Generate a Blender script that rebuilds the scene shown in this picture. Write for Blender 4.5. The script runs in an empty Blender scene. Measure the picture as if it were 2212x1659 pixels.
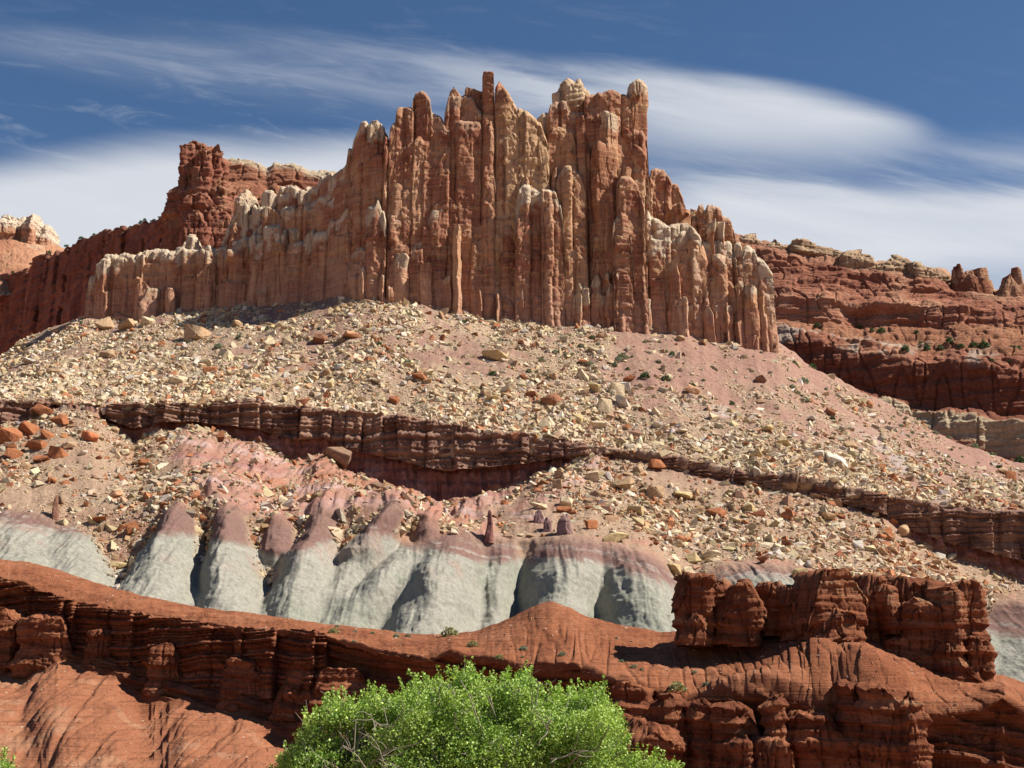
import bpy, bmesh, math, random
import numpy as np
from mathutils import Vector, Matrix

# ------------------------------------------------------------------ camera, sky, sun, exposure
S = bpy.context.scene
COL = S.collection
F = 3039.0; PW = 2212.0; PH = 1659.0; TH = math.radians(13.0); CZ = 1.7
cam_d = bpy.data.cameras.new("camera"); cam = bpy.data.objects.new("camera", cam_d); COL.objects.link(cam)
cam.location = (0, 0, CZ); cam.rotation_euler = (math.radians(90) + TH, 0, 0)
cam_d.sensor_width = 36.0; cam_d.lens = 36.0 * F / PW; cam_d.clip_start = 0.5; cam_d.clip_end = 20000
S.camera = cam
S.view_settings.view_transform = 'Standard'; S.view_settings.look = 'None'
S.view_settings.exposure = 0.84; S.view_settings.gamma = 1.0

SUN = Vector((0.66, -0.08, 0.74)).normalized()
sd = bpy.data.lights.new("sun", 'SUN'); sd.energy = 5.0; sd.angle = math.radians(0.5); sd.color = (1.0, 0.95, 0.86)
so = bpy.data.objects.new("sun", sd); COL.objects.link(so)
so.rotation_euler = SUN.to_track_quat('Z', 'Y').to_euler()

def nn(nt, typ, **kw):
    n = nt.nodes.new(typ)
    for k, v in kw.items():
        if k.startswith('i_'): n.inputs[k[2:].replace('_', ' ')].default_value = v
        else: setattr(n, k, v)
    return n

def sock(nt, v, inp):
    if isinstance(v, (int, float)): inp.default_value = v
    elif isinstance(v, (tuple, list)): inp.default_value = v
    else: nt.links.new(v, inp)

def MA(nt, op, a, b=0.0, c=0.0, clamp=False):
    n = nt.nodes.new('ShaderNodeMath'); n.operation = op; n.use_clamp = clamp
    for i, v in enumerate((a, b, c)): sock(nt, v, n.inputs[i])
    return n.outputs[0]

def SS(nt, v, lo, hi, t0=0.0, t1=1.0):
    n = nt.nodes.new('ShaderNodeMapRange'); n.interpolation_type = 'SMOOTHSTEP'
    sock(nt, v, n.inputs['Value'])
    for i, k in enumerate(('From Min', 'From Max', 'To Min', 'To Max')): n.inputs[k].default_value = (lo, hi, t0, t1)[i]
    return n.outputs[0]

def MIX(nt, f, a, b, blend='MIX'):
    n = nt.nodes.new('ShaderNodeMix'); n.data_type = 'RGBA'; n.blend_type = blend
    sock(nt, f, n.inputs[0])
    for v, i in ((a, 6), (b, 7)):
        if isinstance(v, tuple): v = tuple(v) + (1.0,) if len(v) == 3 else v
        sock(nt, v, n.inputs[i])
    return n.outputs[2]

def build_world():
    w = bpy.data.worlds.new("World"); S.world = w; w.use_nodes = True
    nt = w.node_tree; nt.nodes.clear()
    out = nt.nodes.new('ShaderNodeOutputWorld'); bg = nt.nodes.new('ShaderNodeBackground')
    bg.inputs['Strength'].default_value = 0.055
    sky = nt.nodes.new('ShaderNodeTexSky'); sky.sky_type = 'NISHITA'; sky.sun_disc = False
    sky.sun_elevation = math.asin(SUN.z); sky.sun_rotation = math.atan2(SUN.x, SUN.y)
    sky.altitude = 1900; sky.air_density = 1.0; sky.dust_density = 0.1; sky.ozone_density = 2.5
    hs = nt.nodes.new('ShaderNodeHueSaturation'); hs.inputs['Saturation'].default_value = 1.12; hs.inputs['Value'].default_value = 1.0
    nt.links.new(sky.outputs[0], hs.inputs['Color'])
    tc = nt.nodes.new('ShaderNodeTexCoord')
    def dot(v):
        n = nt.nodes.new('ShaderNodeVectorMath'); n.operation = 'DOT_PRODUCT'
        nt.links.new(tc.outputs['Generated'], n.inputs[0]); n.inputs[1].default_value = v
        return n.outputs['Value']
    f = MA(nt, 'MAXIMUM', dot((0, math.cos(TH), math.sin(TH))), 0.05)
    a = MA(nt, 'DIVIDE', dot((1, 0, 0)), f); b = MA(nt, 'DIVIDE', dot((0, -math.sin(TH), math.cos(TH))), f)
    # a in [-.364,.364], b in [-.27,.27]; cloud chart coordinates
    u = MA(nt, 'ADD', MA(nt, 'MULTIPLY', a, F / PW), 0.5)             # 0..1 across
    v = MA(nt, 'SUBTRACT', 0.5 * PH / PW, MA(nt, 'MULTIPLY', b, F / PW))  # 0..0.75 down
    def comb(x, y, z=0.0):
        n = nt.nodes.new('ShaderNodeCombineXYZ'); sock(nt, x, n.inputs[0]); sock(nt, y, n.inputs[1]); sock(nt, z, n.inputs[2]); return n.outputs[0]
    def noise(vec, sc, det=4, rough=0.55, dist=0.0):
        n = nt.nodes.new('ShaderNodeTexNoise'); nt.links.new(vec, n.inputs['Vector'])
        n.inputs['Scale'].default_value = sc; n.inputs['Detail'].default_value = det
        n.inputs['Roughness'].default_value = rough; n.inputs['Distortion'].default_value = dist
        return n.outputs[0]
    # streak direction: down to the right ~9 degrees
    s1 = MA(nt, 'ADD', u, MA(nt, 'MULTIPLY', v, 0.2)); t1 = MA(nt, 'SUBTRACT', v, MA(nt, 'MULTIPLY', u, 0.17))
    nw = noise(comb(s1, MA(nt, 'MULTIPLY', t1, 3.0)), 2.2, 3, 0.5)
    streak = noise(comb(s1, MA(nt, 'MULTIPLY', t1, 9.0)), 3.0, 6, 0.6, 0.35)
    fine = noise(comb(MA(nt, 'MULTIPLY', s1, 1.0), MA(nt, 'MULTIPLY', t1, 5.0), 3.3), 11.0, 5, 0.62, 0.6)
    vw = MA(nt, 'ADD', v, MA(nt, 'MULTIPLY', MA(nt, 'SUBTRACT', nw, 0.5), 0.04))
    vw = MA(nt, 'ADD', vw, MA(nt, 'MULTIPLY', MA(nt, 'SUBTRACT', streak, 0.5), 0.022))
    def curve(pts):
        n = nt.nodes.new('ShaderNodeFloatCurve'); nt.links.new(u, n.inputs['Value'])
        c = n.mapping.curves[0]
        P = [(x / PW, y / PW) for x, y in pts]
        c.points[0].location = P[0]; c.points[1].location = P[-1]
        for p in P[1:-1]: c.points.new(*p)
        n.mapping.update(); return n.outputs[0]
    def below(cv, w0, w1): return SS(nt, MA(nt, 'SUBTRACT', vw, cv), w0, w1)
    # left bank (opaque toward the skyline)
    m1 = below(curve([(0, 345), (200, 315), (400, 292), (700, 288), (900, 268), (1100, 250), (1300, 330), (1500, 600), (2212, 700)]), -0.014, 0.036)
    m1 = MA(nt, 'MULTIPLY', m1, SS(nt, u, 0.3, 0.62, 1.0, 0.0))
    # broad veil in the middle, brighter at the right
    up = curve([(0, 35), (400, 40), (800, 70), (1200, 128), (1500, 155), (1800, 190), (1950, 235), (2080, 300), (2212, 380)])
    lo = curve([(0, 130), (300, 190), (700, 250), (900, 285), (1200, 330), (1500, 365), (1800, 372), (1950, 345), (2080, 310), (2212, 385)])
    m2 = MA(nt, 'MULTIPLY', below(up, -0.004, 0.03), SS(nt, MA(nt, 'SUBTRACT', vw, lo), -0.05, 0.012, 1.0, 0.0))
    bright = SS(nt, u, 0.35, 0.70, 0.34, 0.98)
    tex = SS(nt, streak, 0.36, 0.66)
    m2 = MA(nt, 'MULTIPLY', m2, MA(nt, 'MULTIPLY', bright, MA(nt, 'ADD', MA(nt, 'MULTIPLY', tex, SS(nt, u, 0.5, 0.72, 0.8, 0.12)), SS(nt, u, 0.5, 0.72, 0.3, 0.88))))
    # right bank
    m3 = below(curve([(0, 700), (1150, 600), (1350, 430), (1500, 408), (1750, 402), (2000, 405), (2212, 402)]), -0.014, 0.02)
    m3 = MA(nt, 'MULTIPLY', m3, SS(nt, u, 0.52, 0.64))
    m3 = MA(nt, 'MULTIPLY', m3, MA(nt, 'ADD', 0.84, MA(nt, 'MULTIPLY', SS(nt, streak, 0.3, 0.7), 0.12)))
    hole = MA(nt, 'MULTIPLY', SS(nt, v, 0.235, 0.268), SS(nt, u, 0.86, 0.98))
    m3 = MA(nt, 'MULTIPLY', m3, MA(nt, 'SUBTRACT', 1.0, MA(nt, 'MULTIPLY', hole, 0.45)))
    # thin wisps between
    m4 = MA(nt, 'MULTIPLY', MA(nt, 'MULTIPLY', SS(nt, v, 0.12, 0.17), SS(nt, u, 0.55, 0.7)), SS(nt, streak, 0.42, 0.7, 0.1, 0.5))
    m5 = MA(nt, 'MULTIPLY', SS(nt, fine, 0.5, 0.8), MA(nt, 'MULTIPLY', SS(nt, v, -0.05, 0.12), 0.22))
    m5 = MA(nt, 'MULTIPLY', m5, SS(nt, u, 0.55, 0.75, 1.0, 0.15))
    inv = None
    for m, k in ((m1, 0.93), (m2, 0.92), (m3, 1.0), (m4, 1.0), (m5, 1.0)):
        q = MA(nt, 'SUBTRACT', 1.0, MA(nt, 'MULTIPLY', m, k), clamp=True)
        inv = q if inv is None else MA(nt, 'MULTIPLY', inv, q)
    cov = MA(nt, 'SUBTRACT', 1.0, inv, clamp=True)
    cl = MIX(nt, fine, (7.0, 7.35, 7.95), (7.7, 7.95, 8.4))
    nt.links.new(MIX(nt, cov, hs.outputs[0], cl), bg.inputs['Color'])
    nt.links.new(bg.outputs[0], out.inputs[0])
build_world()

# ------------------------------------------------------------------ maths helpers
def W(px, py, Y):
    px = np.asarray(px, float); py = np.asarray(py, float); Y = np.asarray(Y, float)
    a = (px - PW / 2) / F; b = (PH / 2 - py) / F
    yy = math.cos(TH) - b * math.sin(TH); zz = math.sin(TH) + b * math.cos(TH)
    return np.stack(np.broadcast_arrays(a * Y / yy, Y, CZ + Y * zz / yy), -1)

def to_px(P):
    x, y, z = P[..., 0], P[..., 1], P[..., 2] - CZ
    f = y * math.cos(TH) + z * math.sin(TH); u = -y * math.sin(TH) + z * math.cos(TH)
    return PW / 2 + F * x / f, PH / 2 - F * u / f

def _h(ix, iy, iz, s):
    h = (ix.astype(np.int64) * 374761393 + iy.astype(np.int64) * 668265263 + iz.astype(np.int64) * 2147483647 + s * 974711) & 0xffffffff
    h = ((h ^ (h >> 13)) * 1274126177) & 0xffffffff
    h = ((h ^ (h >> 15)) * 2246822519) & 0xffffffff
    return h ^ (h >> 16)

_rg = np.random.RandomState(5); _G = _rg.normal(size=(256, 3)); _G /= np.linalg.norm(_G, axis=1)[:, None]
def pn(P, sc=1.0, seed=0):
    """gradient noise, about -1..1"""
    P = P * sc + seed * 17.13
    i = np.floor(P).astype(np.int64); f = P - i; w = f * f * f * (f * (f * 6 - 15) + 10)
    r = 0
    for dx in (0, 1):
        for dy in (0, 1):
            for dz in (0, 1):
                g = _G[_h(i[..., 0] + dx, i[..., 1] + dy, i[..., 2] + dz, seed) & 255]
                d = g[..., 0] * (f[..., 0] - dx) + g[..., 1] * (f[..., 1] - dy) + g[..., 2] * (f[..., 2] - dz)
                r = r + d * (w[..., 0] if dx else 1 - w[..., 0]) * (w[..., 1] if dy else 1 - w[..., 1]) * (w[..., 2] if dz else 1 - w[..., 2])
    return r * 1.6
def fbm(P, sc, oc=4, seed=0, g=0.5):
    r = 0; a = 1.0; t = 0
    for k in range(oc): r = r + a * pn(P, sc * 2 ** k, seed + k); t += a; a *= g
    return r / t * 1.3
def rdg(P, sc, oc=3, seed=0):
    r = 0; a = 1.0; t = 0
    for k in range(oc): r = r + a * (1 - np.abs(pn(P, sc * 2 ** k, seed + k)) * 2); t += a; a *= .5
    return r / t
def P1(x, seed=0):       # 1-d value as 3-d noise line
    z = np.zeros_like(x); return pn(np.stack([x, z + .37, z + .71], -1), 1.0, seed)
def sstep(x, a, b):
    t = np.clip((x - a) / (b - a), 0, 1); return t * t * (3 - 2 * t)
def mixc(c, k, f):
    return c * (1 - f[..., None]) + np.asarray(k) * f[..., None]
def ip(x, pts):
    p = np.array(pts, float); return np.interp(x, p[:, 0], p[:, 1])

def grid_normals(P):
    du = np.gradient(P, axis=1); dv = np.gradient(P, axis=0)
    N = np.cross(du, dv); N /= np.linalg.norm(N, axis=-1, keepdims=True) + 1e-9
    s = np.sign((N * (np.array([0, 0, CZ]) - P)).sum(-1)); s[s == 0] = 1
    # one consistent side for the sheet
    return N * (1 if np.median(s) > 0 else -1)

def mesh_obj(name, V, Q, mat, parent=None, colr=None, smooth=True):
    me = bpy.data.meshes.new(name)
    V = np.ascontiguousarray(V, dtype=np.float32).reshape(-1, 3); Q = np.ascontiguousarray(Q, dtype=np.int32)
    n = Q.shape[1]
    me.vertices.add(len(V)); me.vertices.foreach_set('co', V.ravel())
    me.loops.add(Q.size); me.loops.foreach_set('vertex_index', Q.ravel())
    me.polygons.add(len(Q)); me.polygons.foreach_set('loop_start', np.arange(0, Q.size, n, dtype=np.int32))
    me.polygons.foreach_set('use_smooth', np.full(len(Q), smooth, dtype=bool))
    me.update(calc_edges=True)
    if colr is not None:
        at = me.color_attributes.new('col', 'FLOAT_COLOR', 'POINT')
        c = np.ones((len(V), 4), np.float32); c[:, :3] = colr.reshape(-1, 3)
        at.data.foreach_set('color', c.ravel())
    me.materials.append(mat)
    o = bpy.data.objects.new(name, me); COL.objects.link(o)
    if parent is not None: o.parent = parent
    return o

def grid_quads(nr, nc, wrap=False):
    r = np.arange(nr - 1)[:, None]; c = np.arange(nc if wrap else nc - 1)[None, :]
    a = r * nc + c; b = r * nc + (c + 1) % nc
    return np.stack([a, a + nc, b + nc, b], -1).reshape(-1, 4)

def tag(o, label=None, cat=None, group=None, kind=None):
    if label: o['label'] = label
    if cat: o['category'] = cat
    if group: o['group'] = group
    if kind: o['kind'] = kind
    return o
def empty(name, loc):
    e = bpy.data.objects.new(name, None); e.location = loc; COL.objects.link(e); e.empty_display_size = 2; return e

class Sheet:
    """a terrain sheet: rows are lines across the valley given as (x, y) bearings with their own distances"""
    def __init__(s, rows, x0, x1, dx, jit=0.0, seed=0):
        s.x = np.arange(x0, x1 + dx, dx); ctr = []
        for k, (pts, dep, n) in enumerate(rows):
            y = ip(s.x, pts)
            if jit: y = y + jit * (P1(s.x / 31.0, seed + k) + .6 * P1(s.x / 9.0, seed + k + 50))
            d = ip(s.x, dep) if isinstance(dep, list) else np.full_like(s.x, dep)
            ctr.append(W(s.x, y, d))
        G = []; R = []
        for k in range(len(rows) - 1):
            n = rows[k + 1][2]
            for j in range(n):
                t = j / n; G.append(ctr[k] * (1 - t) + ctr[k + 1] * t); R.append(k + t)
        G.append(ctr[-1]); R.append(len(rows) - 1.0)
        s.P = np.array(G); s.R = np.array(R)[:, None] * np.ones_like(s.x)[None, :]
    def smooth(s, it=2):
        for _ in range(it):
            Q = s.P.copy(); Q[1:-1] = (s.P[:-2] + 2 * s.P[1:-1] + s.P[2:]) / 4; s.P = Q
            Q = s.P.copy(); Q[:, 1:-1] = (s.P[:, :-2] + 2 * s.P[:, 1:-1] + s.P[:, 2:]) / 4; s.P = Q
        return s
    def nrm(s): s.N = grid_normals(s.P); return s.N
    def push(s, h): s.P = s.P + s.N * h[..., None]; return s

# ------------------------------------------------------------------ materials
def mat_base(name):
    m = bpy.data.materials.new(name); m.use_nodes = True; nt = m.node_tree; nt.nodes.clear()
    out = nt.nodes.new('ShaderNodeOutputMaterial'); b = nt.nodes.new('ShaderNodeBsdfPrincipled')
    b.inputs['Roughness'].default_value = 0.95; b.inputs['Specular IOR Level'].default_value = 0.08
    nt.links.new(b.outputs[0], out.inputs[0]); return m, nt, b
def wpos(nt):
    g = nt.nodes.new('ShaderNodeNewGeometry'); return g.outputs['Position']
def mapv(nt, vec, sc, rot=(0, 0, 0)):
    n = nt.nodes.new('ShaderNodeMapping'); nt.links.new(vec, n.inputs[0]); n.inputs['Scale'].default_value = sc; n.inputs['Rotation'].default_value = rot
    return n.outputs[0]
def nz(nt, vec, sc, det=5, rough=0.6, dist=0.0):
    n = nt.nodes.new('ShaderNodeTexNoise'); nt.links.new(vec, n.inputs['Vector'])
    n.inputs['Scale'].default_value = sc; n.inputs['Detail'].default_value = det; n.inputs['Roughness'].default_value = rough
    n.inputs['Distortion'].default_value = dist; return n.outputs[0]
def bump(nt, b, h, dist, stren=1.0):
    n = nt.nodes.new('ShaderNodeBump'); n.inputs['Distance'].default_value = dist; n.inputs['Strength'].default_value = stren
    nt.links.new(h, n.inputs['Height']); nt.links.new(n.outputs[0], b.inputs['Normal'])
def vcol(nt):
    n = nt.nodes.new('ShaderNodeAttribute'); n.attribute_name = 'col'; return n.outputs['Color']

def mat_sandstone():
    m, nt, b = mat_base('banded_sandstone'); p = wpos(nt); c = vcol(nt)
    st = nz(nt, mapv(nt, p, (0.55, 0.55, 0.022)), 1.0, 6, 0.62, 0.2)      # long vertical stains
    st2 = nz(nt, mapv(nt, p, (1.4, 1.4, 0.035)), 1.0, 4, 0.6)
    xb = nz(nt, mapv(nt, p, (0.03, 0.03, 0.8), (0.12, 0.22, 0)), 1.0, 5, 0.65, 0.6)    # cross bedding
    bl = nz(nt, p, 0.09, 4, 0.55, 0.4)
    fn = nz(nt, p, 1.3, 6, 0.7)
    c = MIX(nt, SS(nt, st, 0.47, 0.66, 0, 0.6), c, (0.52, 0.44, 0.40), 'MULTIPLY')
    c = MIX(nt, SS(nt, st2, 0.60, 0.72, 0, 0.38), c, (0.52, 0.37, 0.28))
    c = MIX(nt, SS(nt, xb, 0.50, 0.62, 0, 0.38), c, (0.55, 0.36, 0.19))
    c = MIX(nt, SS(nt, xb, 0.32, 0.44, 0.4, 0), c, (0.20, 0.085, 0.045))
    c = MIX(nt, SS(nt, bl, 0.55, 0.72, 0, 0.3), c, (0.50, 0.32, 0.17))
    c = MIX(nt, 1.0, c, MIX(nt, fn, (0.72, 0.70, 0.68), (1.25, 1.25, 1.24)), 'MULTIPLY')
    nt.links.new(c, b.inputs['Base Color'])
    h = MA(nt, 'ADD', MA(nt, 'MULTIPLY', nz(nt, p, 0.7, 8, 0.7), 1.0), MA(nt, 'MULTIPLY', xb, 0.5))
    h = MA(nt, 'ADD', h, MA(nt, 'MULTIPLY', st2, 0.3))
    bump(nt, b, h, 1.5, 0.8); return m

def mat_rock(name, sc=1.0, bd=0.6, lo=0.7, hi=1.3, strata=0.0):
    m, nt, b = mat_base(name); p = wpos(nt); c = vcol(nt)
    fn = nz(nt, p, 1.6 * sc, 6, 0.72)
    c = MIX(nt, 1.0, c, MIX(nt, SS(nt, fn, 0.25, 0.75), (lo, lo, lo), (hi, hi, hi * .99)), 'MULTIPLY')
    h = nz(nt, p, 1.0 * sc, 9, 0.72)
    if strata:
        ly = nz(nt, mapv(nt, p, (0.06 * sc, 0.06 * sc, 2.2 * sc), (0.02, 0.03, 0)), 1.0, 5, 0.7, 0.3)
        c = MIX(nt, SS(nt, ly, 0.35, 0.47, strata, 0), c, MIX(nt, 1.0, c, (0.35, 0.32, 0.32), 'MULTIPLY'))
        c = MIX(nt, SS(nt, ly, 0.58, 0.66, 0, strata * .45), c, MIX(nt, 1.0, c, (1.7, 1.7, 1.6), 'MULTIPLY'))
        h = MA(nt, 'ADD', h, MA(nt, 'MULTIPLY', ly, 1.2))
    nt.links.new(c, b.inputs['Base Color']); bump(nt, b, h, bd, 0.9); return m

def mat_talus():
    m, nt, b = mat_base('rubble_soil'); p = wpos(nt); c = vcol(nt)
    a = nt.nodes.new('ShaderNodeAttribute'); a.attribute_name = 'rub'
    vo = nt.nodes.new('ShaderNodeTexVoronoi'); vo.inputs['Scale'].default_value = 0.75; nt.links.new(p, vo.inputs['Vector'])
    vo2 = nt.nodes.new('ShaderNodeTexVoronoi'); vo2.inputs['Scale'].default_value = 1.7; nt.links.new(p, vo2.inputs['Vector'])
    sp = nt.nodes.new('ShaderNodeSeparateColor'); nt.links.new(vo.outputs['Color'], sp.inputs[0])
    sp2 = nt.nodes.new('ShaderNodeSeparateColor'); nt.links.new(vo2.outputs['Color'], sp2.inputs[0])
    e1 = MA(nt, 'MULTIPLY', SS(nt, vo.outputs['Distance'], 0.42, 0.2), SS(nt, sp.outputs[0], 0.45, 0.5))
    e2 = MA(nt, 'MULTIPLY', SS(nt, vo2.outputs['Distance'], 0.4, 0.2), SS(nt, sp2.outputs[0], 0.4, 0.45))
    e = MA(nt, 'MULTIPLY', MA(nt, 'MAXIMUM', e1, e2), a.outputs['Fac'])
    pc = MIX(nt, sp2.outputs[1], (0.52, 0.41, 0.27), (0.34, 0.20, 0.125))
    fn = nz(nt, p, 0.9, 7, 0.7)
    c = MIX(nt, 1.0, c, MIX(nt, SS(nt, fn, 0.28, 0.72), (0.76, 0.75, 0.74), (1.2, 1.2, 1.2)), 'MULTIPLY')
    c = MIX(nt, MA(nt, 'MULTIPLY', e, 0.8), c, pc)
    nt.links.new(c, b.inputs['Base Color'])
    h = MA(nt, 'ADD', MA(nt, 'MULTIPLY', e, 0.8), nz(nt, p, 1.0, 9, 0.75))
    bump(nt, b, h, 0.55, 0.9); return m

def mat_obj(name, col, sc=1.0, layered=False):
    """rock material tinted by the object's own colour"""
    m, nt, b = mat_base(name)
    oi = nt.nodes.new('ShaderNodeObjectInfo'); p = wpos(nt)
    fn = nz(nt, p, 0.8 * sc, 6, 0.7)
    ly = nz(nt, mapv(nt, p, (0.15, 0.15, 1.3), (0.3, 0.5, 0)), 1.0, 4, 0.6)
    c = MIX(nt, 1.0, oi.outputs['Color'], MIX(nt, SS(nt, fn, 0.25, 0.75), (0.68, 0.66, 0.64), (1.22, 1.2, 1.18)), 'MULTIPLY')
    c = MIX(nt, SS(nt, ly, 0.36, 0.46, 0.35, 0), c, (0.25, 0.12, 0.07))
    nt.links.new(c, b.inputs['Base Color']); bump(nt, b, nz(nt, p, 1.2, 8, 0.7), 0.35, 0.8); return m

def mat_leaf(name, c0, c1, trans=0.3):
    m, nt, b = mat_base(name); out = [n for n in nt.nodes if n.type == 'OUTPUT_MATERIAL'][0]
    c = vcol(nt); b.inputs['Roughness'].default_value = 0.55; b.inputs['Specular IOR Level'].default_value = 0.3
    cc = MIX(nt, c, c0, c1); nt.links.new(cc, b.inputs['Base Color'])
    t = nt.nodes.new('ShaderNodeBsdfTranslucent'); nt.links.new(MIX(nt, 1.0, cc, (1.2, 1.4, 0.6), 'MULTIPLY'), t.inputs[0])
    ms = nt.nodes.new('ShaderNodeMixShader'); ms.inputs[0].default_value = trans
    nt.links.new(b.outputs[0], ms.inputs[1]); nt.links.new(t.outputs[0], ms.inputs[2]); nt.links.new(ms.outputs[0], out.inputs[0]); return m

M_SAND = mat_sandstone()
M_REDROCK = mat_rock('red_mudstone', 1.6, 0.25, 0.72, 1.25, 0.55)
M_MESA = mat_rock('red_mesa_rock', 0.35, 1.8, 0.7, 1.3, 0.4)
M_TALUS = mat_talus()
M_STONE = mat_rock('loose_stone', 1.0, 0.3, 0.75, 1.2)
M_BOULDER = mat_obj('boulder_stone', None)
M_LEAF = mat_leaf('cottonwood_leaf', (0.085, 0.18, 0.025), (0.48, 0.60, 0.135), 0.22)
M_BUSH = mat_leaf('shrub_leaf', (0.035, 0.065, 0.022), (0.10, 0.14, 0.05), 0.15)
M_SAGE = mat_leaf('sage_leaf', (0.13, 0.15, 0.09), (0.27, 0.29, 0.19), 0.15)
M_GRASS = mat_leaf('grass_leaf', (0.16, 0.17, 0.06), (0.34, 0.32, 0.16), 0.2)
M_BARK = mat_rock('pale_bark', 3.0, 0.02)

# ------------------------------------------------------------------ layout lines shared by the landforms
BASE = [(-200, 880), (0, 785), (60, 745), (130, 712), (180, 692), (300, 682), (480, 665), (600, 655), (690, 640), (760, 634), (850, 642), (980, 658),
        (1100, 674), (1200, 684), (1300, 691), (1400, 699), (1500, 711), (1600, 733), (1680, 750), (1740, 790), (1850, 850), (1930, 890), (2050, 960), (2212, 1015), (2420, 1100)]
YC = 660.0
YO = [(-200, 130), (0, 105), (180, 78), (500, 56), (690, 26), (800, 0), (1700, 0), (2420, 0)]      # the left wing stands farther back
def yoff(k): return [(x, YC + y + k) for x, y in YO]

# density of rubble on the slope
def rub_density(PX, PY, R, spur, n1, n2):
    d = np.clip(1.0 + 1.5 * n1 + 1.4 * n2, 0.05, 2.2)
    ch = np.where(R < 3, sstep(CH, .12, .32), 0); d = d * (1 - .85 * ch)
    rt = sstep(PX + 80 * n1, 1150, 1420) * (R < 3)
    d = d * (1 - rt * (0.55 * (1 - sstep(PY - (700 + (PX - 1200) * .26), 60, 200)) + .1))
    d = d * np.where(R < 3, 1, 1.0)
    d = np.where(R < 3, d + .5 * sstep(R, 2.3, 2.9) * (PX < 1900), d)
    d = np.where((R > 3) & (R < 6), 0.0, d)
    d = np.where(R >= 6, d * (1 - sstep(spur, .2, .5) * np.where(PY < 1085, .6, 1)) * 1.0, d)
    d = np.where((R >= 6.0) & (R < 8) & (PX > 640) & (PX < 1150) & (PY < 1130 - 0 * PX), d * .35, d)
    d = np.where((R > 7.9) & (PX > 850) & (PX < 1460) & (PY > 1150), 0.0, d)
    d = np.where((PY > ip(PX, [(1480, 1400), (1500, 1250), (1560, 1222), (1640, 1214), (1740, 1222), (1800, 1245), (1900, 1400)])) & (R > 7), 0.0, d)
    d = np.where((R > 8.6) & ((PX < 900)), d * .5, d)
    d = np.where(R > 10.2, 0, d); d = np.where(R < 1, 0, d)
    return np.clip(d, 0, 2)
# ------------------------------------------------------------------ main slope: talus, ledge, badland hills
RIM = [(-200, 880), (0, 872), (100, 868), (230, 880), (400, 878), (540, 870), (640, 885), (740, 895), (860, 905), (950, 920), (1060, 935), (1180, 950), (1290, 968),
       (1400, 982), (1560, 1012), (1700, 1037), (1850, 1062), (1950, 1082), (2100, 1103), (2212, 1113), (2420, 1130)]
FOOT = [(-200, 925), (0, 912), (60, 905), (120, 882), (200, 886), (250, 925), (290, 955), (330, 930), (420, 925), (500, 952), (560, 965), (640, 1000), (700, 985), (760, 1030),
        (830, 1052), (930, 1090), (960, 1095), (1040, 1070), (1130, 1040), (1200, 1010), (1290, 984), (1400, 1000), (1560, 1032), (1700, 1062), (1850, 1098),
        (1920, 1118), (1960, 1155), (2050, 1205), (2120, 1225), (2212, 1262), (2420, 1300)]
TOP5 = [(-200, 1085), (0, 1090), (130, 1100), (250, 1100), (390, 1075), (500, 1090), (600, 1120), (730, 1100), (860, 1085), (930, 1125), (1030, 1160), (1150, 1165), (1270, 1168), (1400, 1205),
        (1500, 1250), (1640, 1222), (1760, 1232), (1900, 1262), (2100, 1300), (2212, 1315), (2420, 1330)]
HB = [(-200, 1300), (0, 1300), (400, 1345), (900, 1400), (1500, 1400), (2000, 1480), (2212, 1500), (2420, 1520)]
def shift(l, d): return [(x, y + d) for x, y in l]
def blend(a, b, t):
    xs = sorted(set([p[0] for p in a] + [p[0] for p in b])); return [(x, ip(x, a) * (1 - t) + ip(x, b) * t) for x in xs]
DR = [(-200, 520), (700, 530), (1300, 525), (1900, 505), (2420, 500)]
rows = [(shift(BASE, -6), yoff(60), 1),
        (shift(BASE, -3), yoff(12), 8),
        (blend(BASE, RIM, .5), [(x, 592.0 + y * .5) for x, y in YO], 130),
        (RIM, DR, 110),
        (blend(RIM, FOOT, .36), shift(DR, 0.5), 40),
        (blend(RIM, FOOT, .42), shift(DR, 4.5), 9),
        (FOOT, shift(DR, 0.5), 45),
        (blend(FOOT, TOP5, .6), 470.0, 60),
        (TOP5, 428.0, 60),
        (blend(TOP5, HB, .45), 408.0, 60),
        (HB, 376.0, 70),
        (shift(HB, 60), 330.0, 14)]
T = Sheet(rows, -190, 2410, 2.2, jit=3.0, seed=3).smooth(3)
N = T.nrm(); P = T.P; R = T.R
PX, PY = to_px(P)
steep = sstep(1 - np.abs(N[..., 2]), 0.55, 0.8)
cliff = ((R > 2.98) & (R < 6.02)).astype(float)
h = 2.2 * fbm(P, 1 / 55., 3, 11) + 0.8 * fbm(P, 1 / 14., 3, 12)
h += 0.30 * fbm(P, 1 / 2.6, 3, 13)
cs = np.stack([P[..., 0] / 26., P[..., 1] / 150., P[..., 2] / 80.], -1)
h += 1.6 * (1 - np.abs(pn(cs, 1.0, 15)) * 2) * (R < 3)
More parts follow.
